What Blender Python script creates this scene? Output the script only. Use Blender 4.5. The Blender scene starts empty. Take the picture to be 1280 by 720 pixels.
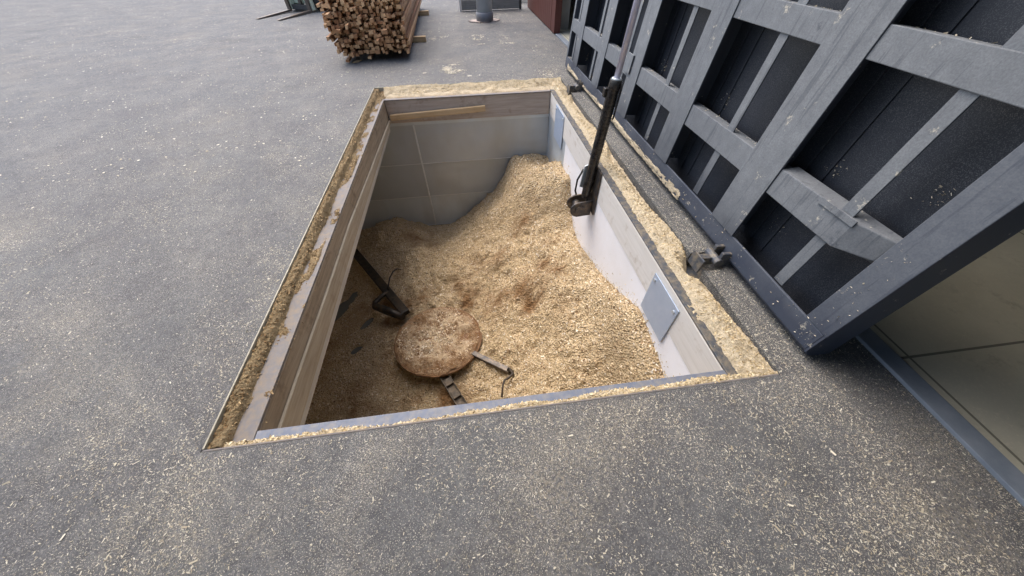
import bpy, bmesh, math, random
import numpy as np
from mathutils import Vector, Matrix

rad = math.radians
rng = np.random.default_rng(7)
random.seed(7)
S = bpy.context.scene
COL = S.collection

# ------------------------------------------------------------------ camera
cam = bpy.data.cameras.new("camera")
cam.sensor_width = 36.0
cam.lens = 400.0 / 1280.0 * 36.0
cam.clip_start = 0.02
cam.clip_end = 2000
camo = bpy.data.objects.new("camera", cam)
COL.objects.link(camo)
CAMP = Vector((1.527, -0.653, 1.75))


def cam_basis(p, y, r):
    fw = np.array([math.sin(y) * math.cos(p), math.cos(y) * math.cos(p), -math.sin(p)])
    rt = np.array([math.cos(y), -math.sin(y), 0.0])
    up = np.cross(rt, fw)
    return (math.cos(r) * rt + math.sin(r) * up, -math.sin(r) * rt + math.cos(r) * up, fw)


rt, up, fw = cam_basis(0.84507, 0.11735, -0.01549)
M = Matrix.Identity(4)
for i in range(3):
    M[i][0], M[i][1], M[i][2] = rt[i], up[i], -fw[i]
    M[i][3] = CAMP[i]
camo.matrix_world = M
S.camera = camo

# ------------------------------------------------------------------ light
SUN_EL, SUN_AZ = 63.0, -30.0
w = bpy.data.worlds.new("World")
S.world = w
w.use_nodes = True
nt = w.node_tree
bg = nt.nodes["Background"]
sky = nt.nodes.new("ShaderNodeTexSky")
sky.sky_type = 'NISHITA'
sky.sun_disc = False
sky.sun_elevation = rad(SUN_EL)
sky.sun_rotation = rad(SUN_AZ)
sky.dust_density = 4.0
sky.ozone_density = 1.0
sky.air_density = 1.0
nt.links.new(sky.outputs[0], bg.inputs[0])
bg.inputs[1].default_value = 0.15
sun = bpy.data.lights.new("sun", 'SUN')
sun.energy = 1.0
sun.angle = rad(60)
sun.color = (1.0, 0.965, 0.92)
suno = bpy.data.objects.new("sun", sun)
COL.objects.link(suno)
sd = Vector((math.sin(rad(SUN_AZ)) * math.cos(rad(SUN_EL)), math.cos(rad(SUN_AZ)) * math.cos(rad(SUN_EL)), math.sin(rad(SUN_EL))))
suno.rotation_euler = sd.to_track_quat('Z', 'Y').to_euler()
suno.location = (-10, 5, 15)
S.view_settings.view_transform = 'Standard'
S.view_settings.look = 'None'
S.view_settings.gamma = 1.0
S.view_settings.exposure = 1.25
S.view_settings.use_curve_mapping = False
S.cycles.max_bounces = 16
S.cycles.diffuse_bounces = 10


SHADE_CANOPY_Y = 0.8

# ------------------------------------------------------------------ helpers
def tag(o, label=None, cat=None, group=None, kind=None):
    if label: o["label"] = label
    if cat: o["category"] = cat
    if group: o["group"] = group
    if kind: o["kind"] = kind
    return o


def thing(name, label, cat, loc=(0, 0, 0), rot=(0, 0, 0), group=None):
    o = bpy.data.objects.new(name, None)
    o.empty_display_size = 0.1
    COL.objects.link(o)
    o.location = loc
    o.rotation_euler = rot
    return tag(o, label, cat, group)


def link(name, me, mat, parent=None):
    o = bpy.data.objects.new(name, me)
    COL.objects.link(o)
    if mat is not None:
        me.materials.append(mat)
    if parent is not None:
        o.parent = parent
    return o


class MB:
    """collects shapes, builds ONE mesh"""
    def __init__(s):
        s.v = []
        s.f = []

    def add(s, vs, fs):
        n = len(s.v)
        s.v += [tuple(v) for v in vs]
        s.f += [tuple(i + n for i in f) for f in fs]
        return s

    def box(s, x0, x1, y0, y1, z0, z1, M=None):
        vs = [(x, y, z) for x in (x0, x1) for y in (y0, y1) for z in (z0, z1)]
        if M is not None:
            vs = [M @ Vector(v) for v in vs]
        return s.add(vs, [(0, 1, 3, 2), (4, 6, 7, 5), (0, 4, 5, 1), (2, 3, 7, 6), (0, 2, 6, 4), (1, 5, 7, 3)])

    def prism(s, prof, a0, a1, axis='y', end=None):
        """prof: list of 2D points; extruded along axis from a0 to a1; end: other profile at a1"""
        n = len(prof)
        end = end or prof

        def mk(p, a):
            return {'x': (a, p[0], p[1]), 'y': (p[0], a, p[1]), 'z': (p[0], p[1], a)}[axis]
        vs = [mk(p, a0) for p in prof] + [mk(p, a1) for p in end]
        fs = [tuple(range(n)), tuple(range(2 * n - 1, n - 1, -1))]
        fs += [(i, n + i, n + (i + 1) % n, (i + 1) % n) for i in range(n)]
        return s.add(vs, fs)

    def tube(s, pts, r, n=12, caps=True):
        pts = [Vector(p) for p in pts]
        rs = r if isinstance(r, (list, tuple)) else [r] * len(pts)
        ref = None
        rings = []
        for i, p in enumerate(pts):
            t = (pts[min(i + 1, len(pts) - 1)] - pts[max(i - 1, 0)]).normalized()
            if ref is None:
                ref = Vector((0, 0, 1)) if abs(t.z) < 0.9 else Vector((0, 1, 0))
            a = t.cross(ref).normalized()
            b = t.cross(a).normalized()
            ref = -b if False else ref
            rings.append([p + (a * math.cos(k * 2 * math.pi / n) + b * math.sin(k * 2 * math.pi / n)) * rs[i] for k in range(n)])
        vs = [v for ring in rings for v in ring]
        fs = []
        for i in range(len(pts) - 1):
            for k in range(n):
                fs.append((i * n + k, i * n + (k + 1) % n, (i + 1) * n + (k + 1) % n, (i + 1) * n + k))
        if caps:
            fs.append(tuple(range(n - 1, -1, -1)))
            fs.append(tuple((len(pts) - 1) * n + k for k in range(n)))
        return s.add(vs, fs)

    def build(s, name, mat, parent=None, bevel=0, smooth=False):
        me = bpy.data.meshes.new(name)
        me.from_pydata(s.v, [], s.f)
        bm = bmesh.new()
        bm.from_mesh(me)
        bmesh.ops.recalc_face_normals(bm, faces=bm.faces)
        bm.to_mesh(me)
        bm.free()
        o = link(name, me, mat, parent)
        if smooth:
            for p in me.polygons:
                p.use_smooth = len(p.vertices) == 4
        if bevel:
            b = o.modifiers.new("bevel", 'BEVEL')
            b.width = bevel
            b.segments = 2
            b.limit_method = 'ANGLE'
            b.harden_normals = False
        return o


def obox(name, mat, parent, x0, x1, y0, y1, z0, z1, bevel=0.004):
    return MB().box(x0, x1, y0, y1, z0, z1).build(name, mat, parent, bevel)


def quads_mesh(name, V, rnd=None):
    """V: (N,4,3) array of quads"""
    n = len(V)
    me = bpy.data.meshes.new(name)
    me.vertices.add(n * 4)
    me.vertices.foreach_set("co", V.reshape(-1).astype(np.float32))
    me.loops.add(n * 4)
    me.loops.foreach_set("vertex_index", np.arange(n * 4, dtype=np.int32))
    me.polygons.add(n)
    me.polygons.foreach_set("loop_start", np.arange(0, n * 4, 4, dtype=np.int32))
    me.polygons.foreach_set("loop_total", np.full(n, 4, dtype=np.int32))
    me.update(calc_edges=True)
    if rnd is not None:
        a = me.attributes.new("rnd", 'FLOAT', 'FACE')
        a.data.foreach_set("value", rnd.astype(np.float32))
    return me


def grid_mesh(name, X, Y, Z, smooth=True):
    ny, nx = X.shape
    me = bpy.data.meshes.new(name)
    V = np.stack([X, Y, Z], -1).reshape(-1, 3)
    idx = np.arange(nx * ny).reshape(ny, nx)
    Q = np.stack([idx[:-1, :-1], idx[:-1, 1:], idx[1:, 1:], idx[1:, :-1]], -1).reshape(-1, 4)
    n = len(Q)
    me.vertices.add(len(V))
    me.vertices.foreach_set("co", V.reshape(-1).astype(np.float32))
    me.loops.add(n * 4)
    me.loops.foreach_set("vertex_index", Q.reshape(-1).astype(np.int32))
    me.polygons.add(n)
    me.polygons.foreach_set("loop_start", np.arange(0, n * 4, 4, dtype=np.int32))
    me.polygons.foreach_set("loop_total", np.full(n, 4, dtype=np.int32))
    me.polygons.foreach_set("use_smooth", np.full(n, smooth))
    me.update(calc_edges=True)
    return me


_LAT = rng.random((256, 256))


def vnoise(x, y):
    x = np.asarray(x, float)
    y = np.asarray(y, float)
    xi = np.floor(x).astype(int)
    yi = np.floor(y).astype(int)
    fx = x - xi
    fy = y - yi
    fx = fx * fx * (3 - 2 * fx)
    fy = fy * fy * (3 - 2 * fy)
    a = _LAT[yi % 256, xi % 256]
    b = _LAT[yi % 256, (xi + 1) % 256]
    c = _LAT[(yi + 1) % 256, xi % 256]
    d = _LAT[(yi + 1) % 256, (xi + 1) % 256]
    return (a * (1 - fx) + b * fx) * (1 - fy) + (c * (1 - fx) + d * fx) * fy


def fbm(x, y, oct=4, seed=0.0):
    s = 0
    amp = 0.5
    for o in range(oct):
        s = s + amp * (vnoise(x * 2 ** o + 17.3 * o + seed, y * 2 ** o + 9.1 * o + seed * 1.7) - 0.5) * 2
        amp *= 0.5
    return s


def flakes(name, P, mat, lmin, lmax, asp=(0.25, 0.6), tilt=0.35, parent=None, N=None, big=0.0, lift=0.3):
    n = len(P)
    L = lmin + (lmax - lmin) * rng.random(n) ** 2.2
    if big > 0:
        b = rng.random(n) < big
        L = np.where(b, L * 2.2, L)
    Wd = L * (asp[0] + (asp[1] - asp[0]) * rng.random(n))
    a = rng.random(n) * 2 * np.pi
    z = np.zeros(n)
    if N is None:
        N = np.tile(np.array([0, 0, 1.0]), (n, 1))
    N = N + rng.normal(0, tilt, (n, 3))
    N /= np.linalg.norm(N, axis=1, keepdims=True)
    d = np.stack([np.cos(a), np.sin(a), z], 1)
    t = d - N * (d * N).sum(1, keepdims=True)
    t /= np.linalg.norm(t, axis=1, keepdims=True)
    b = np.cross(N, t)
    C = P + N * (Wd * lift)[:, None]
    V = np.stack([C - t * L[:, None] / 2 - b * Wd[:, None] * .35, C + t * L[:, None] / 2 - b * Wd[:, None] / 2,
                  C + t * L[:, None] / 2 * .9 + b * Wd[:, None] * .4, C - t * L[:, None] / 2 * .9 + b * Wd[:, None] / 2], 1)
    me = quads_mesh(name, V, rng.random(n))
    return link(name, me, mat, parent)


# ------------------------------------------------------------------ materials
class Mat:
    def __init__(s, name, rough=0.7, metal=0.0, spec=0.5):
        s.m = bpy.data.materials.new(name)
        s.m.use_nodes = True
        s.nt = s.m.node_tree
        s.b = s.nt.nodes["Principled BSDF"]
        s.b.inputs["Roughness"].default_value = rough
        s.b.inputs["Metallic"].default_value = metal
        s.b.inputs["Specular IOR Level"].default_value = spec
        s.tc = s.nt.nodes.new("ShaderNodeTexCoord")
        s.col = None

    def co(s, scale=(1, 1, 1), which="Object", rot=(0, 0, 0)):
        mp = s.nt.nodes.new("ShaderNodeMapping")
        mp.inputs["Scale"].default_value = scale
        mp.inputs["Rotation"].default_value = rot
        s.nt.links.new(s.tc.outputs[which], mp.inputs[0])
        return mp.outputs[0]

    def noise(s, scale, detail=4, rough=0.55, vec=None, dist=0.0):
        n = s.nt.nodes.new("ShaderNodeTexNoise")
        n.inputs["Scale"].default_value = scale
        n.inputs["Detail"].default_value = detail
        n.inputs["Roughness"].default_value = rough
        n.inputs["Distortion"].default_value = dist
        s.nt.links.new(vec if vec is not None else s.co(), n.inputs["Vector"])
        return n.outputs["Fac"]

    def voro(s, scale, vec=None, out="Distance", feature='F1'):
        n = s.nt.nodes.new("ShaderNodeTexVoronoi")
        n.feature = feature
        n.inputs["Scale"].default_value = scale
        s.nt.links.new(vec if vec is not None else s.co(), n.inputs["Vector"])
        return n.outputs[out]

    def ramp(s, fac, stops, interp='LINEAR'):
        r = s.nt.nodes.new("ShaderNodeValToRGB")
        r.color_ramp.interpolation = interp
        el = r.color_ramp.elements
        while len(el) < len(stops):
            el.new(0.5)
        for e, (p, c) in zip(el, stops):
            e.position = p
            e.color = (c, c, c, 1) if isinstance(c, (int, float)) else (*c, 1)
        s.nt.links.new(fac, r.inputs[0])
        return r.outputs[0]

    def math(s, op, a, b=None, clamp=False):
        n = s.nt.nodes.new("ShaderNodeMath")
        n.operation = op
        n.use_clamp = clamp
        for i, v in enumerate((a, b)):
            if v is None: continue
            if isinstance(v, (int, float)): n.inputs[i].default_value = v
            else: s.nt.links.new(v, n.inputs[i])
        return n.outputs[0]

    def mix(s, fac, a, b, mode='MIX'):
        n = s.nt.nodes.new("ShaderNodeMix")
        n.data_type = 'RGBA'
        n.blend_type = mode
        for k, v in ((0, fac), (6, a), (7, b)):
            if isinstance(v, (int, float)): n.inputs[k].default_value = v
            elif isinstance(v, tuple): n.inputs[k].default_value = (*v, 1)
            else: s.nt.links.new(v, n.inputs[k])
        return n.outputs[2]

    def attr(s, name):
        n = s.nt.nodes.new("ShaderNodeAttribute")
        n.attribute_name = name
        return n.outputs["Fac"]

    def orand(s):
        return s.nt.nodes.new("ShaderNodeObjectInfo").outputs["Random"]

    def xyz(s, which="Object"):
        n = s.nt.nodes.new("ShaderNodeSeparateXYZ")
        s.nt.links.new(s.tc.outputs[which], n.inputs[0])
        return n.outputs

    def base(s, c):
        if isinstance(c, tuple): s.b.inputs["Base Color"].default_value = (*c, 1)
        else: s.nt.links.new(c, s.b.inputs["Base Color"])
        return s

    def rough(s, c):
        s.nt.links.new(c, s.b.inputs["Roughness"])
        return s

    def bump(s, h, strength=0.3, dist=0.01):
        n = s.nt.nodes.new("ShaderNodeBump")
        n.inputs["Strength"].default_value = strength
        n.inputs["Distance"].default_value = dist
        s.nt.links.new(h, n.inputs["Height"])
        s.nt.links.new(n.outputs[0], s.b.inputs["Normal"])
        return s


# --- asphalt
def mk_asphalt(name, dark=1.0, dustk=1.0):
    A = Mat(name, 0.82, spec=0.4)
    agg = A.voro(135, out="Color")
    aggv = A.math('MULTIPLY', agg, 1.0)
    tone = A.noise(1.1, 5, 0.6)
    c = A.ramp(aggv, [(0.0, (0.026 * dark, 0.026 * dark, 0.027 * dark)), (0.5, (0.064 * dark, 0.063 * dark, 0.066 * dark)), (0.8, (0.125 * dark, 0.123 * dark, 0.125 * dark)), (1.0, (0.26, 0.25, 0.25))])
    c = A.mix(A.ramp(tone, [(0.3, 0.0), (0.75, 0.45)]), c, (0.115 * dark, 0.133 * dark, 0.138 * dark))
    # fine grey traffic dust film
    film = A.math('MULTIPLY', A.ramp(A.noise(0.55, 4, 0.6), [(0.25, 0.45), (0.8, 0.62)]), A.ramp(A.noise(160, 2), [(0.35, 0.25), (0.65, 1.0)]))
    c = A.mix(A.math('MULTIPLY', film, 0.30 * dustk), c, (0.24, 0.237, 0.245))
    mid = A.ramp(A.noise(26, 4, 0.75), [(0.35, 0.0), (0.65, 1.0)])
    c = A.mix(A.math('MULTIPLY', A.math('SUBTRACT', 1.0, mid), 0.42), c, (0.045 * dark, 0.045 * dark, 0.048 * dark))
    mid2 = A.math('MULTIPLY', A.ramp(A.noise(15, 5, 0.8), [(0.56, 0.0), (0.64, 1.0)]), A.ramp(A.noise(1.2, 4, 0.6), [(0.35, 0.15), (0.65, 1.0)]))
    c = A.mix(A.math('MULTIPLY', mid2, 0.28 * dustk), c, (0.42, 0.39, 0.33))
    cr = A.ramp(A.noise(7.0, 8, 0.85), [(0.38, 0.0), (0.62, 1.0)])
    c = A.mix(A.math('MULTIPLY', cr, 0.22 * dustk), c, (0.23, 0.226, 0.225))
    c = A.mix(A.math('MULTIPLY', A.math('SUBTRACT', 1.0, A.ramp(A.noise(11.0, 8, 0.85), [(0.36, 0.0), (0.50, 1.0)])), 0.5), c, (0.05 * dark, 0.05 * dark, 0.052 * dark))
    # darker damp / oil stains with their own outline
    oil = A.ramp(A.noise(0.9, 5, 0.6, A.co((1, 1, 1), rot=(0, 0, 0.7))), [(0.60, 0.0), (0.67, 0.25)])
    c = A.mix(oil, c, (0.045, 0.045, 0.047))
    # tan sawdust stain
    st = A.math('MULTIPLY', A.ramp(A.noise(0.8, 6, 0.7, A.co((1, 1, 1))), [(0.52, 0.0), (0.72, 0.8)]), A.ramp(A.noise(60, 3), [(0.42, 0.0), (0.60, 1.0)]))
    c = A.mix(A.math('MULTIPLY', st, 0.5 * dustk), c, (0.36, 0.315, 0.225))
    # scattered fine dust grains
    dens = A.ramp(A.noise(1.7, 4, 0.6), [(0.3, 0.60), (0.75, 0.50)])
    g = A.math('GREATER_THAN', A.noise(190, 2, 0.5), A.math('ADD', dens, 0.07))
    c = A.mix(A.math('MULTIPLY', g, 0.75), c, (0.50, 0.465, 0.38))
    g2 = A.math('GREATER_THAN', A.noise(55, 3, 0.6), A.math('ADD', dens, 0.12))
    c = A.mix(A.math('MULTIPLY', g2, 0.6), c, (0.48, 0.45, 0.38))
    A.base(c)
    A.bump(A.math('ADD', A.math('MULTIPLY', agg, 0.6), A.noise(90, 3)), 0.55, 0.006)
    return A.m


M_asph = mk_asphalt("asphalt")
M_strip = mk_asphalt("gritty_shaded_asphalt", 0.75, 0.8)  # darker copy: shade under the lid is put into the kerb's colour


def mk_chip(name, stops, rough=0.85, big=True):
    A = Mat(name, rough, spec=0.25)
    r = A.attr("rnd")
    c = A.ramp(r, stops)
    if big:
        c = A.mix(A.math('MULTIPLY', A.attr("damp"), 0.85), c, (0.26, 0.13, 0.045))
    A.base(c)
    return A.m


M_chipflake = mk_chip("wood_chip_flakes", [(0.0, (0.07, 0.04, 0.022)), (0.16, (0.28, 0.18, 0.10)), (0.34, (0.60, 0.45, 0.265)), (0.6, (0.74, 0.585, 0.375)), (0.85, (0.80, 0.70, 0.54)), (1.0, (0.86, 0.80, 0.68))])
M_gflake = mk_chip("pale_wood_flakes", [(0.0, (0.32, 0.27, 0.19)), (0.4, (0.52, 0.47, 0.36)), (1.0, (0.70, 0.66, 0.55))], big=False)
M_sflake = mk_chip("sawdust_flakes", [(0.0, (0.34, 0.25, 0.13)), (0.4, (0.58, 0.46, 0.27)), (1.0, (0.78, 0.67, 0.46))], big=False)
M_dflake = mk_chip("dark_chip_flakes", [(0.0, (0.09, 0.055, 0.025)), (0.5, (0.24, 0.15, 0.07)), (1.0, (0.48, 0.36, 0.2))], big=False)


def mk_pile():
    A = Mat("wood_chips", 0.9, spec=0.2)
    f = A.noise(70, 4, 0.7)
    m = A.noise(16, 4, 0.6)
    c = A.ramp(f, [(0.30, (0.17, 0.10, 0.05)), (0.43, (0.57, 0.425, 0.24)), (0.6, (0.72, 0.57, 0.36)), (0.8, (0.80, 0.68, 0.51))])
    c = A.mix(A.ramp(m, [(0.48, 0.0), (0.78, 0.45)]), c, (0.34, 0.22, 0.12))
    c = A.mix(A.math('MULTIPLY', A.attr("damp"), 0.85), c, (0.22, 0.11, 0.042))
    A.base(c)
    A.bump(A.math('ADD', f, A.math('MULTIPLY', A.voro(45), 1.2)), 1.0, 0.03)
    return A.m


M_pile = mk_pile()


def mk_sawdust(name, lo, hi, scale=120):
    A = Mat(name, 0.95, spec=0.15)
    f = A.noise(scale, 4, 0.65)
    m = A.noise(9, 4, 0.65)
    c = A.ramp(f, [(0.25, lo), (0.7, hi)])
    c = A.mix(A.ramp(m, [(0.47, 0.0), (0.72, 0.6)]), c, tuple(v * 0.58 for v in lo))
    c = A.mix(A.math('MULTIPLY', A.attr('damp'), 0.8), c, (0.24, 0.155, 0.075))
    A.base(c)
    A.bump(A.math('ADD', f, A.math('MULTIPLY', m, 1.5)), 0.9, 0.02)
    return A.m


M_saw = mk_sawdust("pale_sawdust", (0.47, 0.38, 0.25), (0.74, 0.64, 0.47))
M_sawd = mk_sawdust("damp_sawdust", (0.18, 0.125, 0.065), (0.42, 0.33, 0.20))


def mk_lid(name, dusty=1.0, base=(0.035, 0.042, 0.058)):
    A = Mat(name, 0.55, spec=0.5)
    x, y, z = A.xyz()
    lvl = A.ramp(A.math('ADD', A.math('MULTIPLY', z, 0.8), A.math('MULTIPLY', A.math('SUBTRACT', A.noise(1.3, 5, 0.65), 0.5), 0.9)), [(0.02, 0.10), (0.28, 0.62), (0.7, 0.88)])
    # lid edge zone near u=0.1..0.3 is less dusty
    ed = A.ramp(y, [(0.05, 0.45), (0.45, 1.0)]) if False else None
    fine = A.ramp(A.noise(130, 3, 0.7), [(0.3, 0.62), (0.62, 1.0)])
    med = A.ramp(A.noise(12, 5, 0.7), [(0.25, 0.65), (0.65, 1.0)])
    d = A.math('MULTIPLY', A.math('MULTIPLY', lvl, fine), med)
    d = A.math('MULTIPLY', d, dusty)
    n_ = A.xyz('Normal')
    nm = A.math('MAXIMUM', A.math('MULTIPLY', n_[0], -1.0), A.math('MULTIPLY', n_[2], 0.85))  # side and lower faces darkened too: their shade is painted into the dust
    d = A.math('MULTIPLY', d, A.math('ADD', A.math('MULTIPLY', nm, 0.88, True), 0.10))
    # run marks in the dust
    run = A.ramp(A.noise(1.0, 4, 0.6, A.co((30, 38, 2.2))), [(0.57, 0.0), (0.63, 1.0)])
    d = A.math('MULTIPLY', d, A.math('SUBTRACT', 1.0, A.math('MULTIPLY', run, 0.38)))
    c = A.mix(d, base, (0.27, 0.29, 0.305))
    # smeared sawdust blotches
    bl = A.math('MULTIPLY', A.ramp(A.noise(7.5, 6, 0.75), [(0.62, 0.0), (0.66, 1.0)]), A.ramp(A.noise(85, 3), [(0.4, 0.0), (0.55, 1.0)]))
    c = A.mix(A.math('MULTIPLY', bl, 0.75), c, (0.62, 0.57, 0.46))
    # scuffs to bare dark
    sc = A.ramp(A.noise(5.0, 6, 0.7, A.co((1, 1, 1), rot=(0.4, 0.2, 0.9))), [(0.66, 0.0), (0.70, 1.0)])
    c = A.mix(A.math('MULTIPLY', sc, 0.5), c, base)
    A.base(c)
    A.rough(A.ramp(d, [(0.0, 0.42), (0.7, 0.85)]))
    A.bump(A.noise(150, 3), 0.15, 0.002)
    return A.m


M_lid = mk_lid("dusty_blue_grey_paint", 1.0)
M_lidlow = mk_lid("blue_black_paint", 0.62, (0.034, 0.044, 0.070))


def mk_panel():
    A = Mat("dark_panel_paint", 0.5, spec=0.5)
    fine = A.ramp(A.noise(260, 2, 0.6), [(0.52, 0.0), (0.66, 0.55)])
    med = A.ramp(A.noise(4, 4, 0.7), [(0.3, 0.25), (0.7, 1.0)])
    c = A.mix(A.math('MULTIPLY', fine, med), (0.016, 0.020, 0.030), (0.20, 0.21, 0.21))
    A.base(c)
    A.bump(A.noise(40, 3), 0.1, 0.004)
    return A.m


M_panel = mk_panel()


def mk_metal(name, c1, c2, metal=0.85, rlo=0.3, rhi=0.55, dirt=None, dirtamt=0.5, scale=2.0):
    A = Mat(name, 0.4, metal)
    c = A.mix(A.noise(scale, 6, 0.65), c1, c2)
    if dirt:
        k = A.math('MULTIPLY', A.ramp(A.noise(scale * 1.3, 6, 0.7, A.co((1, 1, 1.0))), [(0.42, 0.0), (0.68, 1.0)]), dirtamt)
        c = A.mix(k, c, dirt)
    A.base(c)
    A.rough(A.ramp(A.noise(scale * 3, 5, 0.6), [(0.3, rlo), (0.7, rhi)]))
    A.bump(A.noise(scale * 1.4, 3), 0.08, 0.02)
    return A.m


def mk_galv():
    A = Mat("galvanised_sheet", 0.4, 0.4)
    c = A.mix(A.noise(2.2, 6, 0.65), (0.56, 0.63, 0.68), (0.72, 0.79, 0.84))
    c = A.mix(A.math('MULTIPLY', A.orand(), 0.6), c, (0.33, 0.35, 0.36))
    k = A.math('MULTIPLY', A.ramp(A.noise(1.5, 3, 0.5, A.co((1.2, 1, 0.5))), [(0.45, 0.0), (0.80, 1.0)]), 0.55)
    c = A.mix(k, c, (0.36, 0.34, 0.29))
    sp = A.math('MULTIPLY', A.ramp(A.noise(9, 5, 0.75), [(0.73, 0.0), (0.76, 1.0)]), A.ramp(A.noise(70, 3), [(0.45, 0.0), (0.6, 0.35)]))
    c = A.mix(sp, c, (0.62, 0.55, 0.42))
    A.base(c)
    A.rough(A.ramp(A.noise(3.5, 5, 0.6), [(0.3, 0.36), (0.7, 0.55)]))
    A.bump(A.noise(1.3, 2, 0.5, A.co((0.6, 1, 1.6))), 0.5, 0.10)
    return A.m


M_galv = mk_galv()
M_seam = mk_metal("bright_seam_edge", (0.60, 0.64, 0.66), (0.74, 0.77, 0.78), 0.3, 0.45, 0.6, (0.5, 0.46, 0.38), 0.5, 6.0)
M_plate = mk_metal("zinc_plate", (0.42, 0.52, 0.68), (0.55, 0.64, 0.78), 0.5, 0.35, 0.5, None, 0, 9)
M_ledge = mk_metal("worn_steel", (0.085, 0.11, 0.165), (0.17, 0.195, 0.25), 0.1, 0.5, 0.7, (0.27, 0.245, 0.205), 0.6, 17.0)
M_ledged = mk_metal("dusty_steel", (0.13, 0.13, 0.14), (0.22, 0.205, 0.20), 0.0, 0.75, 0.9, (0.25, 0.20, 0.145), 0.9, 18.0)
M_edgel = mk_metal("dust_caked_edge", (0.36, 0.35, 0.29), (0.55, 0.50, 0.38), 0.0, 0.8, 0.95, (0.16, 0.15, 0.12), 0.6, 14.0)
M_darksteel = mk_metal("dark_steel_edge", (0.04, 0.048, 0.065), (0.09, 0.10, 0.12), 0.3, 0.4, 0.65, (0.36, 0.29, 0.18), 0.6, 14.0)
M_rust = mk_metal("rusty_steel", (0.10, 0.05, 0.025), (0.20, 0.10, 0.045), 0.2, 0.6, 0.9, (0.32, 0.2, 0.1), 0.6, 9.0)
M_armblack = mk_metal("black_spring_steel", (0.012, 0.011, 0.010), (0.03, 0.026, 0.022), 0.5, 0.35, 0.6, (0.13, 0.085, 0.045), 0.5, 11.0)
M_armdust = mk_metal("dusty_spring_steel", (0.035, 0.028, 0.02), (0.07, 0.055, 0.04), 0.3, 0.5, 0.8, (0.20, 0.14, 0.08), 0.5, 11.0)
M_armgrey = mk_metal("bare_steel_bar", (0.03, 0.03, 0.033), (0.075, 0.073, 0.075), 0.6, 0.35, 0.55, (0.28, 0.2, 0.12), 0.5, 9.0)
M_black = mk_metal("black_gloss_paint", (0.010, 0.010, 0.011), (0.018, 0.018, 0.02), 0.0, 0.16, 0.4, (0.15, 0.13, 0.11), 0.28, 13.0)
M_chrome = mk_metal("chrome_rod", (0.50, 0.50, 0.64), (0.58, 0.58, 0.70), 0.25, 0.25, 0.35, None, 0, 3)


def mk_wood(name, c1, c2, axis='y', stain=(0.1, 0.07, 0.04), rough=0.8, rnd=False, knots=0.5):
    A = Mat(name, rough, spec=0.3)
    sc = {'x': (0.9, 14, 14), 'y': (14, 0.9, 14), 'z': (14, 14, 0.9)}[axis]
    g = A.noise(3.0, 6, 0.65, A.co(sc), 0.4)
    c = A.mix(A.ramp(g, [(0.3, 0.0), (0.7, 1.0)]), c1, c2)
    if axis == 'y' and c1[0] < 0.2:
        sv_ = A.noise(1.0, 5, 0.7, A.co((14, 9, 0.9)))
        c = A.mix(A.ramp(sv_, [(0.45, 0.0), (0.70, 0.5)]), c, (0.12, 0.085, 0.055))
    k = A.math('MULTIPLY', A.ramp(A.noise(7.0, 5, 0.65), [(0.56, 0.0), (0.72, 1.0)]), knots)
    c = A.mix(k, c, stain)
    if rnd:
        c = A.mix(A.ramp(A.orand(), [(0.0, 0.0), (0.55, 0.0), (0.7, 0.4), (1.0, 0.85)]), c, (0.19, 0.085, 0.04))
        c = A.mix(A.ramp(A.math('FRACT', A.math('MULTIPLY', A.orand(), 17.3)), [(0.5, 0.0), (1.0, 0.5)]), c, (0.62, 0.42, 0.24))
        en = A.math('ABSOLUTE', A.xyz('Normal')[1])
        ec = A.mix(A.math('FRACT', A.math('MULTIPLY', A.orand(), 7.7)), (0.36, 0.16, 0.07), (0.80, 0.52, 0.28))
        c = A.mix(A.math('MULTIPLY', A.math('GREATER_THAN', en, 0.7), 0.85), c, ec)
    A.base(c)
    A.bump(g, 0.25, 0.004)
    return A.m


M_boardl = mk_wood("brown_weathered_board", (0.22, 0.17, 0.12), (0.42, 0.35, 0.26), 'y', (0.09, 0.055, 0.03))
M_boardf = mk_wood("greyish_board", (0.36, 0.30, 0.255), (0.50, 0.43, 0.37), 'x', (0.22, 0.16, 0.11), knots=0.55)
M_boardr = mk_wood("pale_fibre_board", (0.58, 0.55, 0.50), (0.68, 0.65, 0.61), 'y', (0.36, 0.29, 0.21), knots=0.6)
M_batten = mk_wood("fresh_batten_wood", (0.46, 0.31, 0.16), (0.62, 0.46, 0.28), 'x', (0.3, 0.18, 0.09), knots=0.3)
M_battenl = mk_wood("dusty_lower_board", (0.30, 0.245, 0.175), (0.46, 0.40, 0.31), 'y', (0.22, 0.15, 0.09), knots=0.4)
M_stack = mk_wood("rough_sawn_batten", (0.27, 0.135, 0.07), (0.50, 0.30, 0.16), 'y', (0.12, 0.055, 0.028), rnd=True, knots=0.6)  # dark side faces put the shade between battens into the colour
def mk_sheet():
    A = Mat("white_plastic_sheet", 0.45)
    c = A.mix(A.math('MULTIPLY', A.ramp(A.noise(1.2, 6, 0.7), [(0.45, 0.0), (0.75, 1.0)]), 0.35), (0.86, 0.86, 0.88), (0.66, 0.62, 0.55))
    c = A.mix(A.math('MULTIPLY', A.ramp(A.noise(120, 3, 0.7), [(0.60, 0.0), (0.66, 1.0)]), A.ramp(A.noise(3, 4, 0.7), [(0.4, 0.1), (0.7, 0.7)])), c, (0.58, 0.48, 0.33))
    A.base(c)
    A.bump(A.noise(1.5, 2), 0.2, 0.05)
    return A.m


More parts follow.
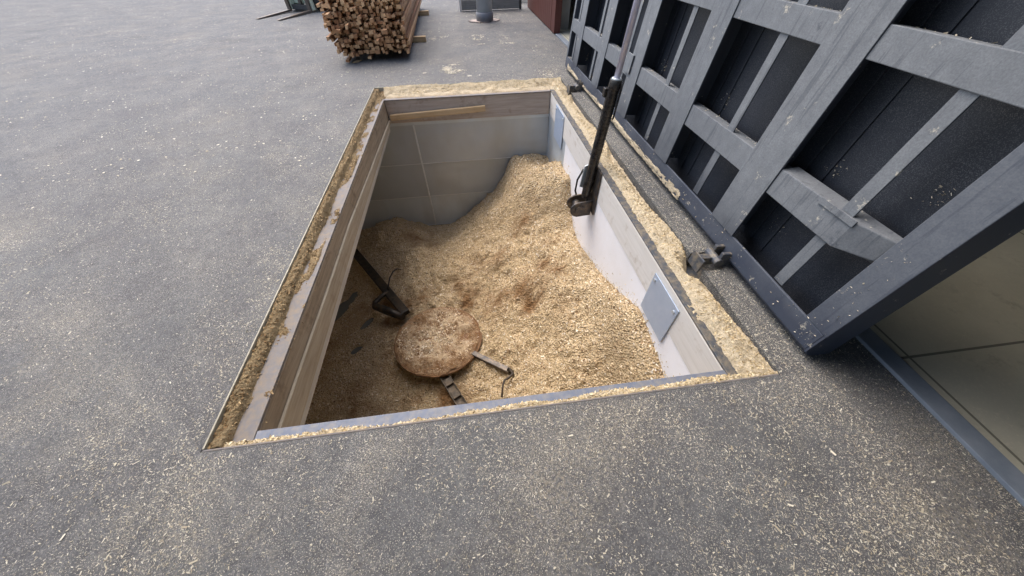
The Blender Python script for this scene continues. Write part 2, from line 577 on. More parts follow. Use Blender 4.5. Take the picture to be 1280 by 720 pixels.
M_sheet = mk_sheet()
M_door = mk_wood("red_brown_door", (0.085, 0.028, 0.022), (0.13, 0.045, 0.034), 'z', (0.04, 0.015, 0.012), 0.55, knots=0.3)
M_greyboard = mk_wood("weathered_grey_board", (0.20, 0.20, 0.18), (0.32, 0.31, 0.28), 'x', (0.11, 0.11, 0.09), knots=0.6)
M_column = mk_metal("grey_blue_column_paint", (0.40, 0.47, 0.54), (0.46, 0.53, 0.60), 0.0, 0.35, 0.5, (0.25, 0.25, 0.24), 0.3, 3.0)
M_collar = mk_metal("dark_column_collar", (0.14, 0.16, 0.19), (0.2, 0.22, 0.25), 0.0, 0.5, 0.7, (0.22, 0.2, 0.18), 0.5, 6.0)


def mk_simple(name, c1, c2, rough=0.8, scale=3.0, bump=0.2, bscale=40):
    A = Mat(name, rough)
    A.base(A.mix(A.ramp(A.noise(scale, 6, 0.65), [(0.3, 0.0), (0.7, 1.0)]), c1, c2))
    A.bump(A.noise(bscale, 4), bump, 0.006)
    return A.m


M_conc = mk_simple("raw_concrete", (0.50, 0.49, 0.46), (0.60, 0.59, 0.56))
M_pitfloor = mk_simple("dark_floor", (0.10, 0.105, 0.09), (0.16, 0.16, 0.14), 0.55)
def mk_hall():
    A = Mat("beige_hall_floor", 0.55)
    c = A.mix(A.ramp(A.noise(1.2, 6, 0.65), [(0.3, 0.0), (0.7, 1.0)]), (0.42, 0.40, 0.31), (0.56, 0.535, 0.42))
    c = A.mix(A.ramp(A.noise(3.5, 6, 0.75), [(0.55, 0.0), (0.75, 0.7)]), c, (0.20, 0.18, 0.13))
    c = A.mix(A.math('MULTIPLY', A.ramp(A.noise(60, 3, 0.7), [(0.55, 0.0), (0.65, 1.0)]), 0.4), c, (0.6, 0.55, 0.42))
    br = A.nt.nodes.new("ShaderNodeTexBrick")
    br.offset = 0
    br.inputs["Scale"].default_value = 0.5
    br.inputs["Mortar Size"].default_value = 0.004
    br.inputs["Brick Width"].default_value = 1.0
    br.inputs["Row Height"].default_value = 1.0
    A.nt.links.new(A.co(), br.inputs["Vector"])
    c = A.mix(A.math('MULTIPLY', br.outputs["Fac"], 0.8), c, (0.07, 0.065, 0.05))
    A.base(c)
    A.bump(A.noise(40, 4), 0.2, 0.005)
    return A.m


M_hall = mk_hall()
M_wallp = mk_simple("grey_plaster", (0.30, 0.29, 0.27), (0.38, 0.37, 0.35))
M_thresh = mk_simple("blue_grey_threshold", (0.14, 0.17, 0.21), (0.24, 0.27, 0.31), 0.5, 4.0)
M_patch = mk_simple("broken_pinkish_concrete", (0.24, 0.19, 0.17), (0.46, 0.40, 0.36), 0.9, 8.0, 0.6)
M_green = mk_simple("pale_green_paint", (0.60, 0.66, 0.50), (0.70, 0.74, 0.58), 0.5, 5.0, 0.05)
M_cream = mk_simple("off_white_paint", (0.60, 0.58, 0.52), (0.7, 0.68, 0.62), 0.5)
M_rubber = mk_simple("black_rubber", (0.015, 0.015, 0.015), (0.03, 0.03, 0.03), 0.8)
M_chassis = mk_simple("dark_chassis", (0.03, 0.03, 0.032), (0.06, 0.055, 0.05), 0.6)
M_orange = mk_simple("orange_plastic", (0.65, 0.20, 0.03), (0.72, 0.26, 0.05), 0.45)
M_fork = mk_metal("worn_fork_steel", (0.07, 0.065, 0.06), (0.16, 0.14, 0.12), 0.6, 0.4, 0.6, (0.16, 0.09, 0.05), 0.6, 6.0)

# ------------------------------------------------------------------ ground
HX0, HX1, HY0, HY1 = 0.0, 3.34, 0.0, 5.63
b = 260.0
xs = [-b, HX0, HX1, 3.93, b]
ys = [-b, HY0, HY1, 8.9, b]
me = bpy.data.meshes.new("asphalt_yard")
bm = bmesh.new()


def gquad(x0, x1, y0, y1, z=0.0):
    bm.faces.new([bm.verts.new(p) for p in ((x0, y0, z), (x1, y0, z), (x1, y1, z), (x0, y1, z))])


gquad(-b, HX0, -b, b)
gquad(HX0, HX1, -b, HY0)
gquad(HX0, HX1, HY1, b)
gquad(HX1, b, -b, b)
# cut faces of the opening, going down
for (x0, y0, x1, y1) in ((HX0, HY0, HX0, HY1), (HX0, HY0, HX1, HY0), (HX0, HY1, HX1, HY1), (HX1, HY0, HX1, HY1)):
    bm.faces.new([bm.verts.new(p) for p in ((x0, y0, 0), (x1, y1, 0), (x1, y1, -0.45), (x0, y0, -0.45))])
bmesh.ops.remove_doubles(bm, verts=bm.verts, dist=1e-5)
bmesh.ops.recalc_face_normals(bm, faces=bm.faces)
bm.to_mesh(me)
bm.free()
g = link("asphalt_ground", me, M_asph)
tag(g, kind='structure')
# raised gritty kerb under the lid, notched at the hinges
k = MB()
for (y0, y1) in ((-0.0, 0.86), (1.06, 4.86), (5.10, 5.66)):
    k.box(3.175, HX1 - 0.0006, max(y0, 0.0006), min(y1, 5.6294), -0.16, 0.0)
ks = k.build("asphalt_kerb", M_strip, None, 0)
tag(ks, kind='structure')

# ------------------------------------------------------------------ the pit
RX0, RX1, RY0, RY1, RZ = -1.55, 2.935, -1.1, 5.245, -2.6
pf = MB().box(RX0, RX1, RY0, RY1, RZ - 0.1, RZ).build("pit_floor", M_pitfloor)
tag(pf, kind='structure')
pit = thing("fuel_bunker", "concrete bunker walls and ceiling below the asphalt around the chip pit", "bunker", (RX0, RY0, RZ))
cm = MB()
z0, z1 = -0.55, -0.42
cm.box(RX0, 0.16, RY0, RY1, z0, z1).box(0.16, RX1, RY0, 0.06, z0, z1)
o = cm.build("ceiling", M_conc, pit)
o2 = MB().box(RX0 - 0.2, RX0, RY0, RY1 + .2, RZ, z1).build("wall", M_conc, pit)
o3 = MB().box(RX0, RX1 + .2, RY0 - 0.2, RY0, RZ, z1).build("wall", M_conc, pit)
o4 = MB().box(RX0, RX1 + .25, RY1 + 0.02, RY1 + 0.2, RZ, z1).build("wall", M_conc, pit)
o5 = MB().box(RX1 + 0.03, RX1 + 0.2, RY0, RY1, RZ, z1).build("wall", M_conc, pit)
for q in (o, o2, o3, o4, o5):
    q.matrix_parent_inverse = Matrix.Translation((-RX0, -RY0, -RZ))

bl = thing("sheet_metal_lining", "grey galvanised sheet lining with horizontal seams on the far pit wall", "wall lining", (0.6, RY1, RZ))
rows = [(-0.47, -1.16), (-1.16, -1.85), (-1.85, -2.56)]
for ci, (xa, xb) in enumerate(((-1.5, 0.565), (0.565, 2.93))):
    for ri, (zt, zb) in enumerate(rows):
        dz = 0.0
        p = MB().prism([(RY1 - 0.004, zt + dz), (RY1 - 0.016, zb - 0.012), (RY1 - 0.008, zb - 0.012), (RY1 + 0.002, zt + dz)], xa + 0.002, xb - 0.002, 'x')
        q = p.build("sheet_panel", M_galv, bl)
        sl = MB().box(xa + 0.003, xb - 0.003, RY1 - 0.022, RY1 - 0.0165, zb - 0.012, zb - 0.002).build("folded_seam", M_seam, q)
        q.matrix_parent_inverse = bl.matrix_world.inverted() if False else Matrix.Translation((-0.6, -RY1, -RZ))
q = MB().prism([(RY1 - 0.018, -0.42), (RY1 - 0.018, -0.475), (RY1, -0.475), (RY1, -0.42)], -1.5, 2.93, 'x').build("top_rail", M_galv, bl)
q.matrix_parent_inverse = Matrix.Translation((-0.6, -RY1, -RZ))
q = MB().box(0.551, 0.579, RY1 - 0.030, RY1 - 0.0215, -2.56, -0.476).build("seam_strip", M_seam, bl, 0.003)
q.matrix_parent_inverse = Matrix.Translation((-0.6, -RY1, -RZ))

ws = thing("white_wall_sheet", "white plastic sheet hanging on the right pit wall below the pale board", "wall sheet", (2.935, 2, RZ))
V = []
sh = MB()
q = obox("sheet", M_sheet, ws, 2.924, 2.932, 0.08, 4.02, -2.55, -0.405, 0)
q.matrix_parent_inverse = Matrix.Translation((-2.935, -2, -RZ))
q = obox("grey_end_sheet", M_galv, ws, 2.927, 2.933, 4.022, 5.22, -2.55, -0.405, 0)
q.matrix_parent_inverse = Matrix.Translation((-2.935, -2, -RZ))

# ------------------------------------------------------------------ hatch frame
hf = thing("hatch_frame", "rectangular steel and board frame lining the open pit in the asphalt", "frame", (0, 0, 0))
obox("ledge", M_ledged, hf, 0.085, 0.2, 0.042, 5.27, -0.078, -0.060, 0.003)["label"] = "dusty brown left ledge"
obox("ledge", M_ledge, hf, 0.203, 2.917, 0.036, 0.100, -0.078, -0.061, 0.003)["label"] = "blue grey steel near ledge"
obox("ledge", M_darksteel, hf, 2.92, 3.0, 0.036, 5.27, -0.078, -0.060, 0.003)["label"] = "dark steel right ledge"
obox("ledge", M_ledged, hf, 0.203, 2.917, 5.195, 5.268, -0.078, -0.062, 0.003)["label"] = "dusty far ledge"
obox("edge_angle", M_edgel, hf, 0.003, 0.013, 0.014, 5.61, -0.12, 0.003, 0.002)
obox("edge_angle", M_ledged, hf, 0.003, 3.17, 0.003, 0.013, -0.12, -0.003, 0.002)
obox("edge_angle", M_edgel, hf, 0.018, 3.17, 5.617, 5.627, -0.12, 0.002, 0.002)
obox("side_board", M_boardl, hf, 0.165, 0.202, 0.104, 5.195, -0.42, -0.079, 0.004)["label"] = "brown weathered left board"
obox("side_board", M_boardf, hf, 0.205, 2.915, 5.205, 5.243, -0.42, -0.079, 0.004)["label"] = "greyish far board"
obox("side_board", M_boardr, hf, 2.918, 2.955, 0.104, 5.20, -0.402, -0.079, 0.004)["label"] = "pale stained right board"
obox("side_board", M_boardl, hf, 0.205, 2.915, 0.062, 0.097, -0.42, -0.079, 0.004)["label"] = "near board"
# lower board leaning along the left side: deeper towards the near end
top = [(0.12, -0.215), (1.3, -0.230), (2.2, -0.226), (3.2, -0.275), (5.18, -0.352)]
bo = [(0.12, -0.392), (1.3, -0.385), (2.2, -0.378), (3.2, -0.385), (5.18, -0.40)]
lb = MB()
n = len(top)
vs = []
for (y, zt), (_, zb) in zip(top, bo):
    vs += [(0.204, y, zt + 0.004), (0.222, y, zt), (0.226, y, zb), (0.204, y, zb - 0.004)]
fs = [(0, 1, 2, 3), (4 * n - 1, 4 * n - 2, 4 * n - 3, 4 * n - 4)]
for i in range(n - 1):
    for j in range(4):
        fs.append((4 * i + j, 4 * i + 4 + j, 4 * i + 4 + (j + 1) % 4, 4 * i + (j + 1) % 4))
lb.add(vs, fs).build("lower_board", M_battenl, hf, 0.003)
for (ya, yb, zt, zb) in ((0.61, 1.01, -0.135, -0.556), (4.20, 4.71, -0.10, -0.585)):
    pl = MB()
    pl.add([(2.904, ya, zt), (2.904, yb, zt), (2.904, yb, zb), (2.904, ya, zb + 0.005), (2.9125, ya, zt), (2.9125, yb, zt), (2.9125, yb, zb), (2.9125, ya, zb + 0.005)],
           [(0, 1, 2, 3), (7, 6, 5, 4), (0, 4, 5, 1), (1, 5, 6, 2), (2, 6, 7, 3), (3, 7, 4, 0)])
    pp = pl.build("cover_plate", M_plate, hf)
    for (yy, zz) in ((ya + 0.035, zt - 0.05), (yb - 0.035, zt - 0.05)):
        MB().tube([(2.9055, yy, zz), (2.893, yy, zz)], 0.014, 8).build("bolt", M_galv, pp)
# tray below the sawdust channel round the frame
tr = MB()
tr.box(0.017, 0.164, 0.017, 5.61, -0.16, -0.145).box(0.164, 3.174, 5.246, 5.61, -0.16, -0.145).box(2.957, 3.34, 0.017, 5.246, -0.16, -0.145).box(0.164, 2.957, 0.017, 0.061, -0.16, -0.145)
tr.build("channel_tray", M_darksteel, hf)

# loose batten on the far board
lbx = MB()
Mb = Matrix.Translation((0.24, 5.17, -0.318)) @ Matrix.Rotation(rad(-2.2), 4, 'Y')
lbx.box(0.0, 1.57, -0.028, 0.03, -0.04, 0.045, Mb)
tag(lbx.build("wooden_batten", M_batten, None, 0.004), "loose pale wooden batten resting along the far board inside the pit", "batten")


# ------------------------------------------------------------------ sawdust in the channel round the frame
def strip(nx, ny, x0, x1, y0, y1, zf):
    X, Y = np.meshgrid(np.linspace(x0, x1, nx), np.linspace(y0, y1, ny))
    return X, Y, zf(X, Y)


def zleft(X, Y):
    t = (X - 0.017) / (0.15)
    prof = -0.018 + 0.012 * np.exp(-((t - 0.2) / 0.2) ** 2) - 0.05 * np.clip((t - .38) * 4, 0, 1) + 0.05 * fbm(X * 11, Y * 6, 5, 3) * np.clip(t * 4, 0.25, 1) + 0.012 * fbm(X * 60, Y * 60, 2, 9)
    on = -0.066 + 0.034 * fbm(X * 14, Y * 6, 4, 8) - 0.09 * np.maximum(0, X - 0.165) / 0.05
    far = np.clip((Y - 0.3) / 5, 0, 1)
    s = np.clip((X - 0.07) / 0.03, 0, 1)
    return np.where(X < 0.085, prof, np.maximum(prof - 0.02, on + 0.008 * far))


def zright(X, Y):
    t = (X - 2.95) / 0.22
    edge = 0.02 * fbm(X * 3, Y * 3.1, 4, 5) + 0.012 * fbm(X * 16, Y * 16, 3, 2)
    z = -0.072 + 0.055 * np.clip((t - 0.10) * 4.0, 0, 1) + 0.85 * edge + 0.012 * fbm(X * 40, Y * 40, 2, 6) - 0.05 * np.clip(Y * 2.5 - 0.3, 0, 1) * np.clip((t - 0.8 - 2.0 * (vnoise(X * 0 + 3, Y * 2.2) - 0.5) * 0.35) * 4, 0, 1)
    notch = np.exp(-((Y - 0.96) / 0.10) ** 2) + np.exp(-((Y - 4.98) / 0.09) ** 2)
    z = z - 0.10 * notch * np.clip((t - 0.45) * 3, 0, 1)
    return z


def zfar(X, Y):
    t = (Y - 5.25) / 0.36
    z = -0.095 + 0.085 * np.clip(t * 1.25 - 0.25, 0, 1) + 0.034 * fbm(X * 4, Y * 6, 5, 11)
    return np.minimum(z + 0.02 * np.clip(t * 3 - 2, 0, 1), 0.012)


def znear(X, Y):
    t = (Y - 0.016) / 0.06
    side = np.clip((X - 0.3) / 2.6, 0, 1)
    edge = 0.24 + 0.10 * side + 0.9 * (fbm(X * 3.2, X * 0 + 1.5, 4, 21)) * 0.5
    z = -0.028 + 0.02 * side - 0.06 * np.clip((t - edge) * 2.2, 0, 1) + 0.012 * fbm(X * 18, Y * 18, 3, 4)
    return z


sparts = [("damp_sawdust", M_sawd, strip(36, 900, 0.017, 0.20, 0.02, 5.61, zleft)),
          ("sawdust", M_saw, strip(34, 800, 2.945, 3.172, 0.02, 5.61, zright)),
          ("sawdust", M_saw, strip(420, 46, 0.165, 3.17, 5.225, 5.622, zfar)),
          ("sawdust", M_saw, strip(620, 16, 0.02, 3.17, 0.013, 0.10, znear))]
saw_pts = []
for nm, mt, (X, Y, Z) in sparts:
    o = link(nm, grid_mesh(nm, X, Y, Z), mt)
    tag(o, kind='stuff')
    dv = np.zeros(X.size)
    if X.shape[0] == 46:
        dv = np.clip((1.25 - (Y - 5.25) / 0.36 * 2.6) * (0.8 + 1.6 * fbm(X * 2.2, Y * 3, 4, 6)), 0, 1).ravel()
    at_ = o.data.attributes.new('damp', 'FLOAT', 'POINT')
    at_.data.foreach_set('value', dv.astype(np.float32))
    # loose grains on it
    nfl = int(min(14000, 55 * X.size / 100 + 3000))
    i = rng.integers(0, X.size, nfl)
    P = np.stack([X.ravel()[i] + rng.normal(0, .003, nfl), Y.ravel()[i] + rng.normal(0, .004, nfl), Z.ravel()[i]], 1)
    if mt is M_sawd:
        fo = flakes("sawdust_flakes", P, M_dflake, 0.006, 0.02, tilt=0.6)
    else:
        keep = P[:, 2] > -0.062
        fo = flakes("sawdust_flakes", P[keep], M_sflake, 0.006, 0.022, tilt=0.7)
    tag(fo, kind='stuff')

# ------------------------------------------------------------------ chip heap
CTL = [(2.92, 3.999, -0.766), (2.92, 3.567, -0.717), (2.92, 3.32, -1.107), (2.92, 3.089, -1.277), (2.92, 2.843, -1.307), (2.92, 2.476, -1.216), (2.92, 2.074, -1.101), (2.92, 1.703, -0.958), (2.92, 1.287, -0.755), (2.92, 1.018, -0.613), (2.92, 0.813, -0.643), (2.92, 0.587, -0.676), (2.92, 0.411, -0.742), (2.841, 4.75, -1.102), (2.562, 4.75, -1.096), (2.343, 4.75, -1.109), (2.182, 4.75, -1.251), (2.039, 4.75, -1.601), (1.794, 4.75, -1.862), (1.509, 4.75, -2.059), (1.227, 4.75, -2.285), (0.931, 4.75, -2.522), (0.705, 4.75, -2.582), (0.445, 4.75, -2.551), (0.142, 4.75, -2.369), (-0.168, 4.75, -2.273), (-0.439, 4.75, -2.284), (-0.65, 4.75, -2.403), (2.267, 4.229, -1.15), (2.588, 3.803, -1.0), (2.657, 3.464, -1.15), (2.209, 3.81, -1.5), (2.563, 2.945, -1.35), (1.617, 3.588, -1.95), (0.878, 3.814, -2.25), (0.253, 4.124, -2.35), (-0.404, 4.414, -2.42), (-0.945, 4.706, -2.5), (1.933, 2.755, -1.75), (2.48, 2.086, -1.3), (1.289, 2.828, -2.1), (0.614, 3.056, -2.25), (0.171, 3.378, -2.33), (1.963, 2.119, -1.75), (1.584, 1.854, -2.08), (1.609, 2.072, -2.0), (2.348, 1.45, -1.45), (2.777, 1.219, -1.05), (2.563, 0.973, -1.25), (2.788, 0.613, -0.98), (2.229, 0.891, -1.55), (1.915, 1.107, -1.9), (1.631, 1.294, -2.2), (1.267, 1.564, -2.28), (1.396, 1.093, -2.3), (0.975, 1.23, -2.36), (0.643, 1.301, -2.42), (0.175, 1.517, -2.5), (-0.271, 1.477, -2.54), (-0.915, 1.452, -2.55), (-0.995, 2.222, -2.55), (-0.51, 2.162, -2.56), (-0.138, 2.217, -2.5), (-0.938, 3.018, -2.585), (-0.357, 2.751, -2.56), (-1.126, 3.976, -2.55), (-0.665, 3.968, -2.5), (-0.394, 3.617, -2.5), (0.729, 2.099, -2.32), (0.125, 2.385, -2.36), (1.249, 2.304, -2.25)]
C = np.array(CTL + [(x, 5.2, z - 0.03) for (x, y, z) in CTL if abs(y - 4.75) < 1e-6] +
             [(-1.5, 4.9, -2.55), (-1.5, 3.0, -2.56), (-1.5, 1.0, -2.5), (-1.4, -1.0, -2.3), (0, -1.0, -2.2), (1.2, -1.0, -1.9), (2.0, -1.0, -1.5), (2.92, -1.0, -0.95), (2.92, -0.2, -0.9),
              (0.2, 0.5, -2.5), (1.2, 0.4, -2.2), (1.8, 0.5, -1.85), (-0.8, 0.4, -2.5), (2.92, 4.5, -0.92), (2.92, 5.2, -1.15)])


def tps_fit(C, lam=0.004):
    n = len(C)
    d = np.linalg.norm(C[:, None, :2] - C[None, :, :2], axis=2)
    K = np.where(d > 0, d * d * np.log(d + 1e-12), 0) + lam * np.eye(n)
    P = np.c_[np.ones(n), C[:, :2]]
    A = np.block([[K, P], [P.T, np.zeros((3, 3))]])
    return np.linalg.solve(A, np.r_[C[:, 2], 0, 0, 0])


TP = tps_fit(C)


_W = sorted((c[1], c[2]) for c in CTL if c[0] == 2.92)
WY = [a for a, _ in _W]
WZ = [b_ - 0.02 for _, b_ in _W]


def heap_z(x, y):
    x = np.asarray(x, float)
    y = np.asarray(y, float)
    out = TP[-3] + TP[-2] * x + TP[-1] * y
    for i, c in enumerate(C):
        d = np.hypot(x - c[0], y - c[1])
        out = out + TP[i] * d * d * np.log(d + 1e-12)
    rough = np.clip((out + 2.75) / 0.5, 0.25, 1)
    out = out + rough * (0.08 * fbm(x * 2.2, y * 2.2, 5, 1) + 0.08 * fbm(x * 8, y * 8, 4, 6) + 0.022 * fbm(x * 22, y * 22, 3, 26) - 0.05 * np.abs(fbm(x * 5, y * 5, 3, 16)))
    # small slumps and hollows
    for (hx, hy, hr, hd) in ((1.98, 2.35, 0.10, 0.07), (2.12, 2.05, 0.12, 0.09), (2.25, 2.6, 0.12, 0.06), (1.72, 2.25, 0.10, 0.05), (1.45, 3.4, 0.25, 0.08)):
        out = out - hd * np.exp(-((x - hx) ** 2 + (y - hy) ** 2) / hr ** 2)
    # bulges and slides
    for (hx, hy, rx, ry, hd) in ((2.45, 4.05, 0.35, 0.3, 0.12), (2.55, 1.6, 0.30, 0.7, 0.10), (1.95, 3.1, 0.3, 0.35, 0.10), (1.55, 2.75, 0.25, 0.22, -0.10), (2.25, 2.85, 0.2, 0.3, -0.12), (2.05, 1.5, 0.22, 0.4, -0.09), (0.2, 4.0, 0.3, 0.3, 0.12), (1.1, 3.4, 0.35, 0.3, 0.10), (0.75, 3.0, 0.3, 0.18, -0.07)):
        out = out + hd * np.exp(-((x - hx) / rx) ** 2 - ((y - hy) / ry) ** 2)
    # swept hollow round the disc
    r = np.hypot(x - 0.755, (y - 2.0))
    out = np.minimum(out, np.where(r < 0.66, -2.262 + 0.115 * np.clip((x - 0.55) * 0.9 + (y - 1.75) * 1.1, 0, 1), 99))
    out = np.maximum(out, -2.57 + 0.02 * fbm(x * 3, y * 3, 3, 2))
    # floor bared by the sweeping arms
    for (hx, hy, a, lx, ly) in ((-1.03, 3.07, 0.99, 0.42, 0.10), (-0.50, 2.72, 0.8, 0.15, 0.06), (-0.58, 2.22, 0.5, 0.10, 0.055)):
        u = (x - hx) * math.cos(a) + (y - hy) * math.sin(a)
        v = -(x - hx) * math.sin(a) + (y - hy) * math.cos(a)
        e = np.maximum((u / lx) ** 2 + (v / ly) ** 2 + 0.9 * fbm(x * 7, y * 7, 3, 4), 0)
        out = out - 0.10 * np.exp(-e ** 2)
    # where the heap leans on the right wall
    zw_ = np.interp(y, WY, WZ) + 0.03 * fbm(y * 6, y * 0 + 4, 4, 5)
    w_ = np.clip((x - 2.60) / 0.30, 0, 1)
    w_ = w_ * w_ * (3 - 2 * w_) * np.clip((y - 0.2) * 5, 0, 1) * np.clip((4.3 - y) * 4, 0, 1)
    out = out * (1 - w_) + zw_ * w_
    return np.maximum(out, -2.66)


X, Y = np.meshgrid(np.linspace(RX0 + 0.01, RX1 - 0.012, 400), np.linspace(RY0 + 0.02, RY1 - 0.03, 560))
Zh = heap_z(X, Y)


def damp(x, y):
    """patches of damp, orange-brown chips; the left side also holds painted shade"""
    d = 0.0
    for (hx, hy, hr, k) in ((1.98, 2.35, 0.13, 1.0), (2.12, 2.05, 0.12, 1.1), (2.33, 2.62, 0.12, 0.9), (2.5, 2.3, 0.10, 0.6), (2.2, 3.6, 0.2, 0.9), (1.6, 2.3, 0.2, 0.7), (1.75, 3.2, 0.22, 0.5), (2.3, 2.3, 0.28, 0.45), (2.5, 3.0, 0.15, 0.7), (1.2, 2.75, 0.22, 0.6), (0.2, 1.2, 0.8, 0.30), (-0.6, 2.6, 0.8, 0.28), (1.3, 3.3, 0.3, 0.35), (0.35, 4.6, 0.4, 0.75), (0.9, 1.2, 0.2, 0.8), (2.45, 1.7, 0.2, 0.3)):  # the broad left patches also put the pit's shade into the colour
        d = d + k * np.exp(-((x - hx) ** 2 + (y - hy) ** 2) / hr ** 2)
    d = d + 1.1 * np.clip(fbm(x * 1.7, y * 1.7, 4, 61) - 0.06, 0, 1) * np.clip(1.5 - 0.5 * x, 0.35, 1.2)
    return np.clip(d * (0.8 + 1.4 * fbm(x * 5, y * 5, 4, 44)), 0, 1)


heap = link("wood_chip_heap", grid_mesh("wood_chip_heap", X, Y, Zh), M_pile)
tag(heap, kind='stuff')
at_ = heap.data.attributes.new('damp', 'FLOAT', 'POINT')
at_.data.foreach_set('value', damp(X, Y).ravel().astype(np.float32))
nf = 150000
px = rng.uniform(-1.4, 2.92, nf)
py = rng.uniform(0.0, 5.2, nf)
pz = heap_z(px, py)
e = 0.02
nx_ = -(heap_z(px + e, py) - pz) / e
ny_ = -(heap_z(px, py + e) - pz) / e
Nn = np.stack([nx_, ny_, np.ones(nf)], 1)
Nn /= np.linalg.norm(Nn, axis=1, keepdims=True)
keep = pz > -2.595
# coarser chips on the heap's back and crest
cf = flakes("wood_chip_flakes", np.stack([px, py, pz], 1)[keep], M_chipflake, 0.006, 0.027, asp=(0.3, 0.75), tilt=0.7, N=Nn[keep], lift=0.22)
at_ = cf.data.attributes.new('damp', 'FLOAT', 'FACE')
at_.data.foreach_set('value', damp(px, py)[keep].astype(np.float32))
tag(cf, kind='stuff')

ns_ = 1500
ii = rng.choice(np.nonzero(keep)[0], ns_)
sv = flakes("wood_slivers", np.stack([px, py, pz], 1)[ii] + np.array([0, 0, 0.004]), M_chipflake, 0.022, 0.065, asp=(0.10, 0.28), tilt=0.35, N=Nn[ii], lift=0.5)
at_ = sv.data.attributes.new('damp', 'FLOAT', 'FACE')
at_.data.foreach_set('value', damp(px[ii], py[ii]).astype(np.float32))
tag(sv, kind='stuff')

nw_ = 900
yw = rng.uniform(0.15, 4.9, nw_)
zw = heap_z(np.full(nw_, 2.91), yw) + rng.exponential(0.045, nw_)
fo = flakes("clinging_chips", np.stack([np.full(nw_, 2.9225), yw, zw], 1), M_sflake, 0.006, 0.024, asp=(0.3, 0.7), tilt=0.3, N=np.tile(np.array([-1.0, 0, 0.001]), (nw_, 1)), lift=0.2)
tag(fo, kind='stuff')

# ------------------------------------------------------------------ agitator
DC = Vector((0.755, 1.985, -2.175))
ag = thing("chip_agitator", "round rusty agitator disc with three arms half buried in the wood chips", "agitator", (DC.x, DC.y, -2.6))
OFF = Matrix.Translation((-DC.x, -DC.y, 2.6))
dm = MB()
prof = [(0.0, -0.06), (0.60, -0.06), (0.628, -0.045), (0.628, -0.012), (0.60, 0.0), (0.0, 0.01)]
nseg = 72
vs = []
fs = []
for i in range(nseg):
    a = 2 * math.pi * i / nseg
    for (r_, z_) in prof[1:5]:
        vs.append((DC.x + r_ * math.cos(a), DC.y + r_ * 0.93 * math.sin(a), DC.z + z_))
for i in range(nseg):
    j = (i + 1) % nseg
    for k_ in range(3):
        fs.append((i * 4 + k_, j * 4 + k_, j * 4 + k_ + 1, i * 4 + k_ + 1))
fs.append(tuple(i * 4 for i in range(nseg - 1, -1, -1)))
fs.append(tuple(i * 4 + 3 for i in range(nseg)))
o = dm.add(vs, fs).build("disc", M_rust, ag)
o.matrix_parent_inverse = OFF
hub = MB().tube([(DC.x, DC.y, RZ), (DC.x, DC.y, DC.z - 0.06)], 0.22, 24).build("hub", M_rust, ag)
hub.matrix_parent_inverse = OFF
# chips lying on the disc
th, rr = np.meshgrid(np.linspace(0, 2 * np.pi, 181), np.linspace(0, 0.612, 60))
rr = rr * (1.0 + 0.045 * (rr / 0.612) ** 6 * fbm(np.cos(th) * 3 + 5, np.sin(th) * 3 + 5, 4, 12) * 2)
Xd = DC.x + rr * np.cos(th)
Yd = DC.y + rr * 0.93 * np.sin(th)
t = np.clip(rr / 0.612, 0, 1)
Zd = DC.z + (0.012 + 0.02 * np.sqrt(np.clip(1 - t ** 6, 0, 1))) - 0.03 * np.exp(-(((Xd - DC.x - 0.02) ** 2 + (Yd - DC.y - .12) ** 2) / 0.02)) + 0.06 * fbm(Xd * 8, Yd * 8, 5, 30) * (1 - 0.8 * t ** 6) - 0.012 * t ** 6
def mk_crust():
    A = Mat("chips_on_disc", 0.9, spec=0.2)
    f = A.noise(100, 4, 0.65)
    c = A.ramp(f, [(0.25, (0.26, 0.17, 0.09)), (0.45, (0.52, 0.39, 0.25)), (0.62, (0.66, 0.53, 0.36)), (0.8, (0.78, 0.67, 0.50))])
    c = A.mix(A.ramp(A.noise(5.5, 5, 0.7), [(0.44, 0.0), (0.60, 0.9)]), c, (0.19, 0.095, 0.042))
    ex = A.xyz()
    rd = A.math('SQRT', A.math('ADD', A.math('POWER', A.math('SUBTRACT', ex[0], 0.755), 2.0), A.math('POWER', A.math('SUBTRACT', ex[1], 2.0), 2.0)))
    rd = A.math('ADD', rd, A.math('MULTIPLY', A.math('SUBTRACT', A.noise(6, 5, .7), 0.5), 0.35))
    c = A.mix(A.ramp(rd, [(0.42, 0.0), (0.62, 0.9)]), c, (0.21, 0.105, 0.045))
    A.base(c)
    A.bump(A.math('ADD', f, A.math('MULTIPLY', A.voro(60), 0.8)), 0.9, 0.02)
    return A.m
crust = link("chip_crust", grid_mesh("chip_crust", Xd, Yd, Zd), mk_crust(), ag)
crust.matrix_parent_inverse = OFF
nd = 6000
a_ = rng.random(nd) * 2 * np.pi
r_ = 0.585 * rng.random(nd) ** 0.62
xd = DC.x + r_ * np.cos(a_)
yd = DC.y + r_ * 0.93 * np.sin(a_)
ti = r_ / 0.612
zd = DC.z + (0.012 + 0.02 * np.sqrt(np.clip(1 - ti ** 6, 0, 1))) - 0.03 * np.exp(-(((xd - DC.x - .02) ** 2 + (yd - DC.y - .12) ** 2) / 0.02)) + 0.06 * fbm(xd * 8, yd * 8, 5, 30) * (1 - 0.8 * ti ** 6)
fo = flakes("crust_flakes", np.stack([xd, yd, zd], 1), M_chipflake, 0.007, 0.03, tilt=0.5, parent=ag)
fo.matrix_parent_inverse = OFF
tag(fo, kind='stuff')
at_ = fo.data.attributes.new('damp', 'FLOAT', 'FACE')
at_.data.foreach_set('value', np.clip((r_ / 0.6) ** 2.2 * 1.0 + 1.6 * fbm(xd * 5, yd * 5, 4, 3), 0, 1).astype(np.float32))


